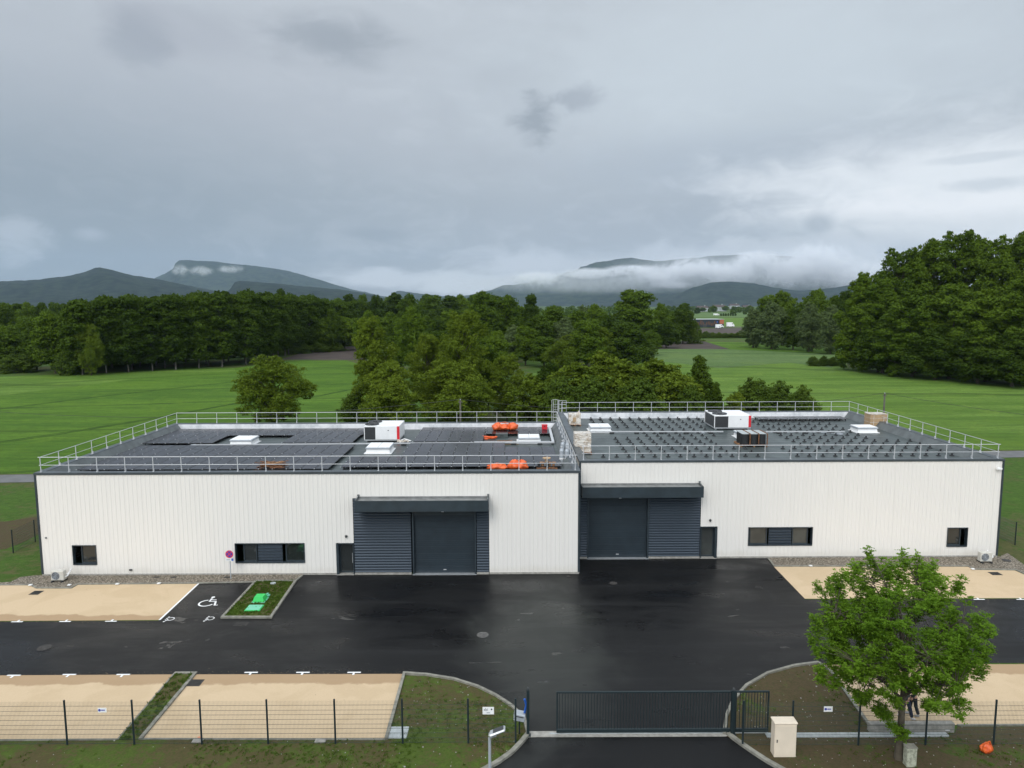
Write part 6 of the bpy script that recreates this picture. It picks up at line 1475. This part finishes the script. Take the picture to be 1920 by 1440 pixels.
    for sg in (-1, 1):
        f = legs[sg][2]; skin_mesh('shoe', [(f.x, f.y + .05, .05), (f.x, f.y - .05, .05), (f.x, f.y - .17, .036)], [(0, 1), (1, 2)], [(.045, .05), (.05, .045), (.042, .032)], M[shm], t, 1)
    bm = bmesh.new(); bmesh.ops.create_icosphere(bm, subdivisions=2, radius=.105)
    for v_ in bm.verts:
        v_.co.z *= 1.05
        if v_.co.z < -.02 and v_.co.y < -.01: v_.co.y = -.01 + (v_.co.y + .01) * .1
        v_.co += Vector((0, .012, 1.655 * k))
    bm.verts.index_update(); hb = MB(); hb.add([v_.co.copy() for v_ in bm.verts], [[i.index for i in f.verts] for f in bm.faces]); bm.free(); hb.build('hair', M['hair'], t, smooth=True)
person(1698, 1346, R(75), 'person in navy jeans and white trainers walking behind the tree trunk, the left one', .24, 'jeans', 'jacket', 'shoe')
person(1712, 1341, R(-100), 'person in dark trousers and grey jacket behind the tree, the right one', .16, 'dtrous', 'jacket2', 'shoe2', height=1.8)

# ------------------------------------------------------------------ utility poles and lines
def upole(px, pyt, D, label):
    p = V(px, pyt, D); t = thing('utility_pole', (p.x, D, 0), label, 'utility pole'); mb = MB(); mb.tube((p.x, D, -.2), (p.x, D, p.z), .15, .10, 8); mb.build('pole_shaft', M['paleb'], t)
    mb = MB(); mb.box(p.x - .25, p.x + .25, D - .05, D + .05, p.z - .3, p.z - .2); mb.build('cross_arm', M['paleb'], t); mb = MB(); mb.lathe((p.x, D, p.z), [(.04, 0), (.06, .06), (.03, .14)], 8); mb.build('insulator', M['slab'], t); return Vector((p.x, D, p.z + .08))
tr_ = upole(1659, 738, 92, 'wooden utility pole in the meadow behind the right roof'); tl_ = upole(863, 750, 88, 'wooden utility pole among the yellow green trees')
def wire(a, b, sag, label, rr=.02):
    mb = MB(); pts = [a.lerp(b, i / 20) - Vector((0, 0, sag * 4 * (i / 20) * (1 - i / 20))) for i in range(21)]; mb.path(pts, rr, 4); tag(mb.build('overhead_line', M['cable'], at=a), label, 'cable', 'overhead lines')
wire(tr_, tl_, 1.9, 'black overhead line sagging between the two utility poles'); wire(tr_, V(2050, 790, 80), .35, 'black overhead line running right from the meadow pole')
wire(tl_, V(-120, 762, 98), 1.9, 'black overhead line running left over the wheat field', .026)

# ------------------------------------------------------------------ far buildings and vehicles
D = G(1330, 614).y; a = V(1290, 614, D); b = V(1357.5, 599, D); t = thing('coloured_building', ((a.x + b.x) / 2, D, 0), 'long low dark building with orange panels far beyond the fields', 'building')
mb = MB(); mb.bev(a.x, b.x, D, D + 22, 0, b.z, .2); mb.build('wall', M['anthd'], t); mb = MB(); mb.box(a.x - .3, b.x + .3, D - .3, D + 22.3, b.z, b.z + .25); mb.build('roof', M['alu'], t)
rnd = random.Random(2); w_ = b.x - a.x; mb = MB()
for i in range(18):
    xx = a.x + w_ * (.02 + .8 * i / 18); hgt = b.z * rnd.uniform(.25, .6); z0_ = b.z * rnd.uniform(.2, .4); mb.box(xx, xx + .55, D - .12, D - .01, z0_, min(b.z - .3, z0_ + hgt))
mb.build('orange_slats', M['wood2'], t); mb = MB(); mb.box(b.x - w_ * .12, b.x - .1, D - .2, D - .01, b.z * .45, b.z - .2); mb.build('orange_panel', mat('faded_orange', (.38, .11, .05), .6), t)
mb = MB(); mb.box(a.x + w_ * .42, a.x + w_ * .52, D - .15, D - .01, .1, b.z * .4); mb.build('loading_door', M['grille'], t)
mb = MB(); mb.box(a.x + w_ * .80, a.x + w_ * .83, D - .15, D - .01, b.z * .6, b.z * .78); mb.build('blue_sign', M['blue'], t)
def van(px, py, wd, hg, label):
    c_ = G(px, py); t = thing('white_van', (c_.x, c_.y, 0), label, 'van'); t['_o'] = (0.0, 0.0, 0.0)
    mb = MB(); mb.bev(-wd / 2, wd * .28, -1, 1, .4, hg, .12); mb.add([(wd * .28, -1, .4), (wd / 2, -1, .4), (wd / 2, 1, .4), (wd * .28, 1, .4), (wd * .28, -1, hg * .95), (wd * .40, -.9, hg * .55), (wd * .40, .9, hg * .55), (wd * .28, 1, hg * .95), (wd / 2, -1, hg * .5), (wd / 2, 1, hg * .5)], ((0, 1, 8, 5, 4), (3, 7, 6, 9, 2), (4, 5, 6, 7), (5, 8, 9, 6), (1, 2, 9, 8))); mb.build('van_body', M['white'], t)
    for xx in (-wd * .32, wd * .32):
        mb = MB(); mb.tube((xx, -1.02, .4), (xx, 1.02, .4), .38, None, 12); mb.build('wheel', M['black'], t)
    mb = MB(); mb.box(wd * .18, wd * .27, -1.02, 1.02, hg * .55, hg * .8); mb.build('window', M['glass'], t)
van(1349, 614.5, 6, 2.6, 'white van in front of the distant coloured building'); van(1346, 616, 3.5, 2.0, 'small white van left of the other van by the distant building')
van(1369, 613, 6, 3.6, 'white lorry right of the distant coloured building'); van(1343, 591.5, 9, 3, 'tiny white vehicle in the furthest field')
def house(px, py, wd, label, m='slab', rf='roofred'):
    c_ = G(px, py); t = thing('house', (c_.x, c_.y, 0), label, 'house'); t['_o'] = (0.0, 0.0, 0.0); h_ = wd * .32; dp = wd * .7
    mb = MB(); mb.box(-wd / 2, wd / 2, 0, dp, 0, h_); mb.build('wall', M[m], t)
    mb = MB(); e = .5; mb.add([(-wd / 2 - e, -e, h_), (wd / 2 + e, -e, h_), (wd / 2 + e, dp + e, h_), (-wd / 2 - e, dp + e, h_), (-wd / 2, dp / 2, h_ + wd * .2), (wd / 2, dp / 2, h_ + wd * .2)], ((0, 1, 5, 4), (2, 3, 4, 5), (1, 2, 5), (3, 0, 4))); rr = mb.build('roof', M[rf], t)
    mb = MB(); mb.box(wd * .2, wd * .26, dp * .4, dp * .5, h_, h_ + wd * .26); mb.build('chimney', M[m], rr)
    for q in (-.3, 0, .3): mb = MB(); mb.box(wd * q - .6, wd * q + .6, -.06, -.005, h_ * .35, h_ * .75); mb.build('window', M['glass'], t)
for px, py, wd, s_ in ((1318, 584, 26, 'pale distant house with brown roof above the coloured building, leftmost of the village'), (1350, 583.5, 30, 'pink distant house with long brown roof in the village'), (1336, 581.5, 20, 'small distant house between two others in the village'), (1402, 581, 26, 'distant house at the right of the village by the wood'), (1378, 579, 34, 'pale distant block with two bright ends below the hills')):
    house(px, py, wd, s_)
for i in range(16):
    px = 1240 + i * 11 + rng.uniform(-4, 4); putp(('oakB', 'oakA')[i % 2], px, rng.uniform(1300, 1900), rng.uniform(572, 577), 16, 'distant tree in the village below the hills', 'tree', 'distant village trees')
for i in range(7): putp('oakB', 1352 + i * 4.5, 1050, 587, 4.5, 'tiny orchard tree in the furthest field', 'tree', 'tiny orchard trees')

# ------------------------------------------------------------------ hills
def ridge(name, pts, D, depth, material, seed, rough_=18, foot=.0):
    """terrain whose crest follows (px,py) seen at distance D; slopes fall to the plain on both sides"""
    N = 260; Mr = 26; vs = []; fs = []; x0, x1 = pts[0][0], pts[-1][0]
    for i in range(N + 1):
        px = x0 + (x1 - x0) * i / N
        for (a, ya), (b, yb) in zip(pts[:-1], pts[1:]):
            if a <= px <= b: tt = (px - a) / (b - a); py = ya + (yb - ya) * tt; break
        crest = V(px, py, D); endf = min(1, i / 8, (N - i) / 8)
        for j in range(Mr + 1):
            s_ = j / Mr * 2 - 1; yy = D + s_ * depth; prof = (1 - abs(s_) ** 1.3) if s_ < 0 else (1 - abs(s_) ** 1.6)
            nz = mn.fractal(Vector((crest.x / 420, yy / 420, seed)), 1.0, 2.0, 5) * rough_ * (.15 + min(1, abs(s_) * 2.5)) * (1 - abs(s_))
            nz2 = mn.noise(Vector((crest.x / 40, yy / 60, seed))) * 3.2
            z = max(-3.0, crest.z * prof + (nz + nz2) * (1 if prof > .03 else 0) - 4 * (1 - prof)); vs.append((crest.x * (yy / D), yy, z * (1 if endf >= 1 else 1)))
    for i in range(N):
        for j in range(Mr): a = i * (Mr + 1) + j; fs.append((a, a + Mr + 1, a + Mr + 2, a + 1))
    me = bpy.data.meshes.new(name); me.from_pydata(vs, [], fs); me.materials.append(material); me.polygons.foreach_set('use_smooth', [True] * len(fs)); o = bpy.data.objects.new(name, me); COL.objects.link(o); return tag(o, kind='structure')
ridge('wooded_hill', [(-300, 540), (0, 528), (60, 525), (100, 521), (135, 518), (165, 511), (178, 506), (188, 504), (210, 506), (235, 513), (262, 517), (300, 523), (345, 534), (400, 546), (430, 553), (520, 566), (600, 573)], 4600, 1500, M['hill'], 1, 50)
ridge('table_mountain', [(240, 566), (262, 545), (292, 520), (312, 511), (325, 503), (328, 494), (336, 488), (350, 487), (372, 489), (410, 492), (460, 497), (500, 502), (540, 508), (580, 519), (620, 531), (660, 543), (692, 550), (720, 556), (800, 573)], 9400, 2000, M['hill2'], 2, 60)
ridge('low_hill', [(400, 570), (425, 548), (433, 540), (440, 529), (450, 526), (470, 528), (520, 532), (560, 536), (600, 539), (640, 543), (680, 549), (710, 556), (760, 572)], 4200, 1000, M['hill'], 3, 25)
ridge('far_mountain', [(640, 573), (720, 562), (745, 546), (770, 549), (830, 556), (880, 555), (940, 540), (1000, 527), (1060, 512), (1100, 498), (1130, 490), (1160, 485), (1185, 484), (1230, 489), (1290, 484), (1330, 481), (1400, 478), (1450, 480), (1520, 484), (1600, 498), (1700, 520), (1800, 540), (2000, 560)], 8600, 2200, M['hill2'], 4, 110)
ridge('foothill', [(1100, 573), (1200, 566), (1270, 552), (1300, 540), (1330, 530), (1370, 527), (1410, 531), (1450, 540), (1500, 545), (1560, 540), (1620, 530), (1700, 530), (1900, 545)], 5600, 1200, M['hill'], 5, 40)

# low cloud lying on the mountain: lumpy bodies of thin vapour
def vapour(name, dens, lo=.50, hi=.62):
    m_ = bpy.data.materials.new(name); m_.use_nodes = True; t = m_.node_tree; t.nodes.clear(); n = NG(t); out = n.new('ShaderNodeOutputMaterial'); pv = n.new('ShaderNodeVolumePrincipled'); tc = n.new('ShaderNodeTexCoord')
    pv.inputs['Color'].default_value = (.97, .98, 1, 1); pv.inputs['Anisotropy'].default_value = .2
    ln = n.new('ShaderNodeVectorMath', operation='LENGTH'); t.links.new(tc.outputs['Object'], ln.inputs[0])
    fo = n.m('SUBTRACT', 1.0, ln.outputs['Value']); nz = n.noise(pos(n), .0090, 6, .60, 1.8)
    d = n.m('MULTIPLY', n.mapr(fo, 0.0, .6, 0, dens), n.mapr(n.m('ADD', nz, n.m('MULTIPLY', fo, .12)), lo, hi)); t.links.new(d, pv.inputs['Density']); t.links.new(pv.outputs[0], out.inputs['Volume']); m_.cycles.volume_step_rate = 1.0 if hasattr(m_.cycles, 'volume_step_rate') else 1
    return m_
VP = vapour('low_cloud_vapour', .011, .50, .58)
VW = vapour('hill_wisp', .006, .46, .64)
VM = vapour('mountain_mist', .0016, .36, .62)
def cloud(px, py, D, rx, ry, rz_, label, vm=None):
    c_ = V(px, py, D); bm = bmesh.new(); bmesh.ops.create_icosphere(bm, subdivisions=3, radius=1.0); me = bpy.data.meshes.new('low_cloud'); bm.to_mesh(me); bm.free(); me.materials.append(vm or VP)
    o = bpy.data.objects.new('low_cloud', me); COL.objects.link(o); o.location = c_; o.scale = (rx / F * D, rz_, ry / F * D); tag(o, label, 'cloud', 'low clouds lying on the hills')
CL = [(1105, 513, 6300, 70, 13, 300, 'low pale cloud wisp at the left flank of the far mountain'), (1180, 506, 6300, 60, 12, 300, 'pale wisp under the left summit of the far mountain'), (1235, 514, 6300, 70, 22, 300, 'ragged cloud left of the middle of the far mountain'), (1300, 503, 6300, 60, 24, 300, 'tall ragged cloud in the middle of the far mountain'), (1365, 512, 6300, 75, 28, 300, 'thick cloud right of the middle of the far mountain'),
      (1420, 488, 6300, 55, 22, 300, 'high cloud covering the crest right of the middle'), (1475, 510, 6300, 60, 34, 300, 'tall thick cloud over the right part of the far mountain'), (1530, 496, 6300, 80, 50, 300, 'big cloud bank hiding the right end of the far mountain'), (1610, 520, 6300, 80, 40, 300, 'cloud bank beside the tall right wood'), (1260, 534, 6300, 50, 9, 200, 'small low wisp on the lower slope of the far mountain'), (1010, 522, 6300, 70, 16, 300, 'faint pale cloud left of the far mountain'),
      (338, 507, 7000, 18, 14, 160, 'small white wisp under the summit of the table mountain'), (377, 508, 7000, 26, 12, 160, 'small slanting wisp on the table mountain, the middle one'), (432, 504, 7000, 30, 10, 160, 'small wisp on the right shoulder of the table mountain')]
for a in CL: cloud(*a, VW if a[0] < 600 else None)
cloud(1420, 508, 6500, 360, 52, 500, 'broad thin mist veiling the right part of the far mountain', VM)
cloud(1120, 530, 6500, 300, 26, 500, 'broad thin mist low along the left flank of the far mountain', VM)
cloud(1580, 500, 6450, 190, 60, 450, 'thick mist swallowing the right end of the far mountain', VM)

# ------------------------------------------------------------------ haze
mb = MB(); mb.box(-9900, 9900, -260, 12700, -4.2, 900); hz_ = mb.build('haze', []); m_ = bpy.data.materials.new('haze_air'); m_.use_nodes = True; t = m_.node_tree; t.nodes.clear(); n = NG(t)
out = n.new('ShaderNodeOutputMaterial'); pv = n.new('ShaderNodeVolumePrincipled'); pv.inputs['Color'].default_value = (.58, .76, 1.0, 1); pv.inputs['Density'].default_value = 3.1e-5; t.links.new(pv.outputs[0], out.inputs['Volume']); hz_.data.materials.append(m_); tag(hz_, kind='stuff')

for o in bpy.data.objects:
    if '_o' in o.keys(): del o['_o']
for k_, p in PROTO.items():
    if not p['used']:
        for ch in list(p['o'].children): bpy.data.objects.remove(ch)
        bpy.data.objects.remove(p['o'])
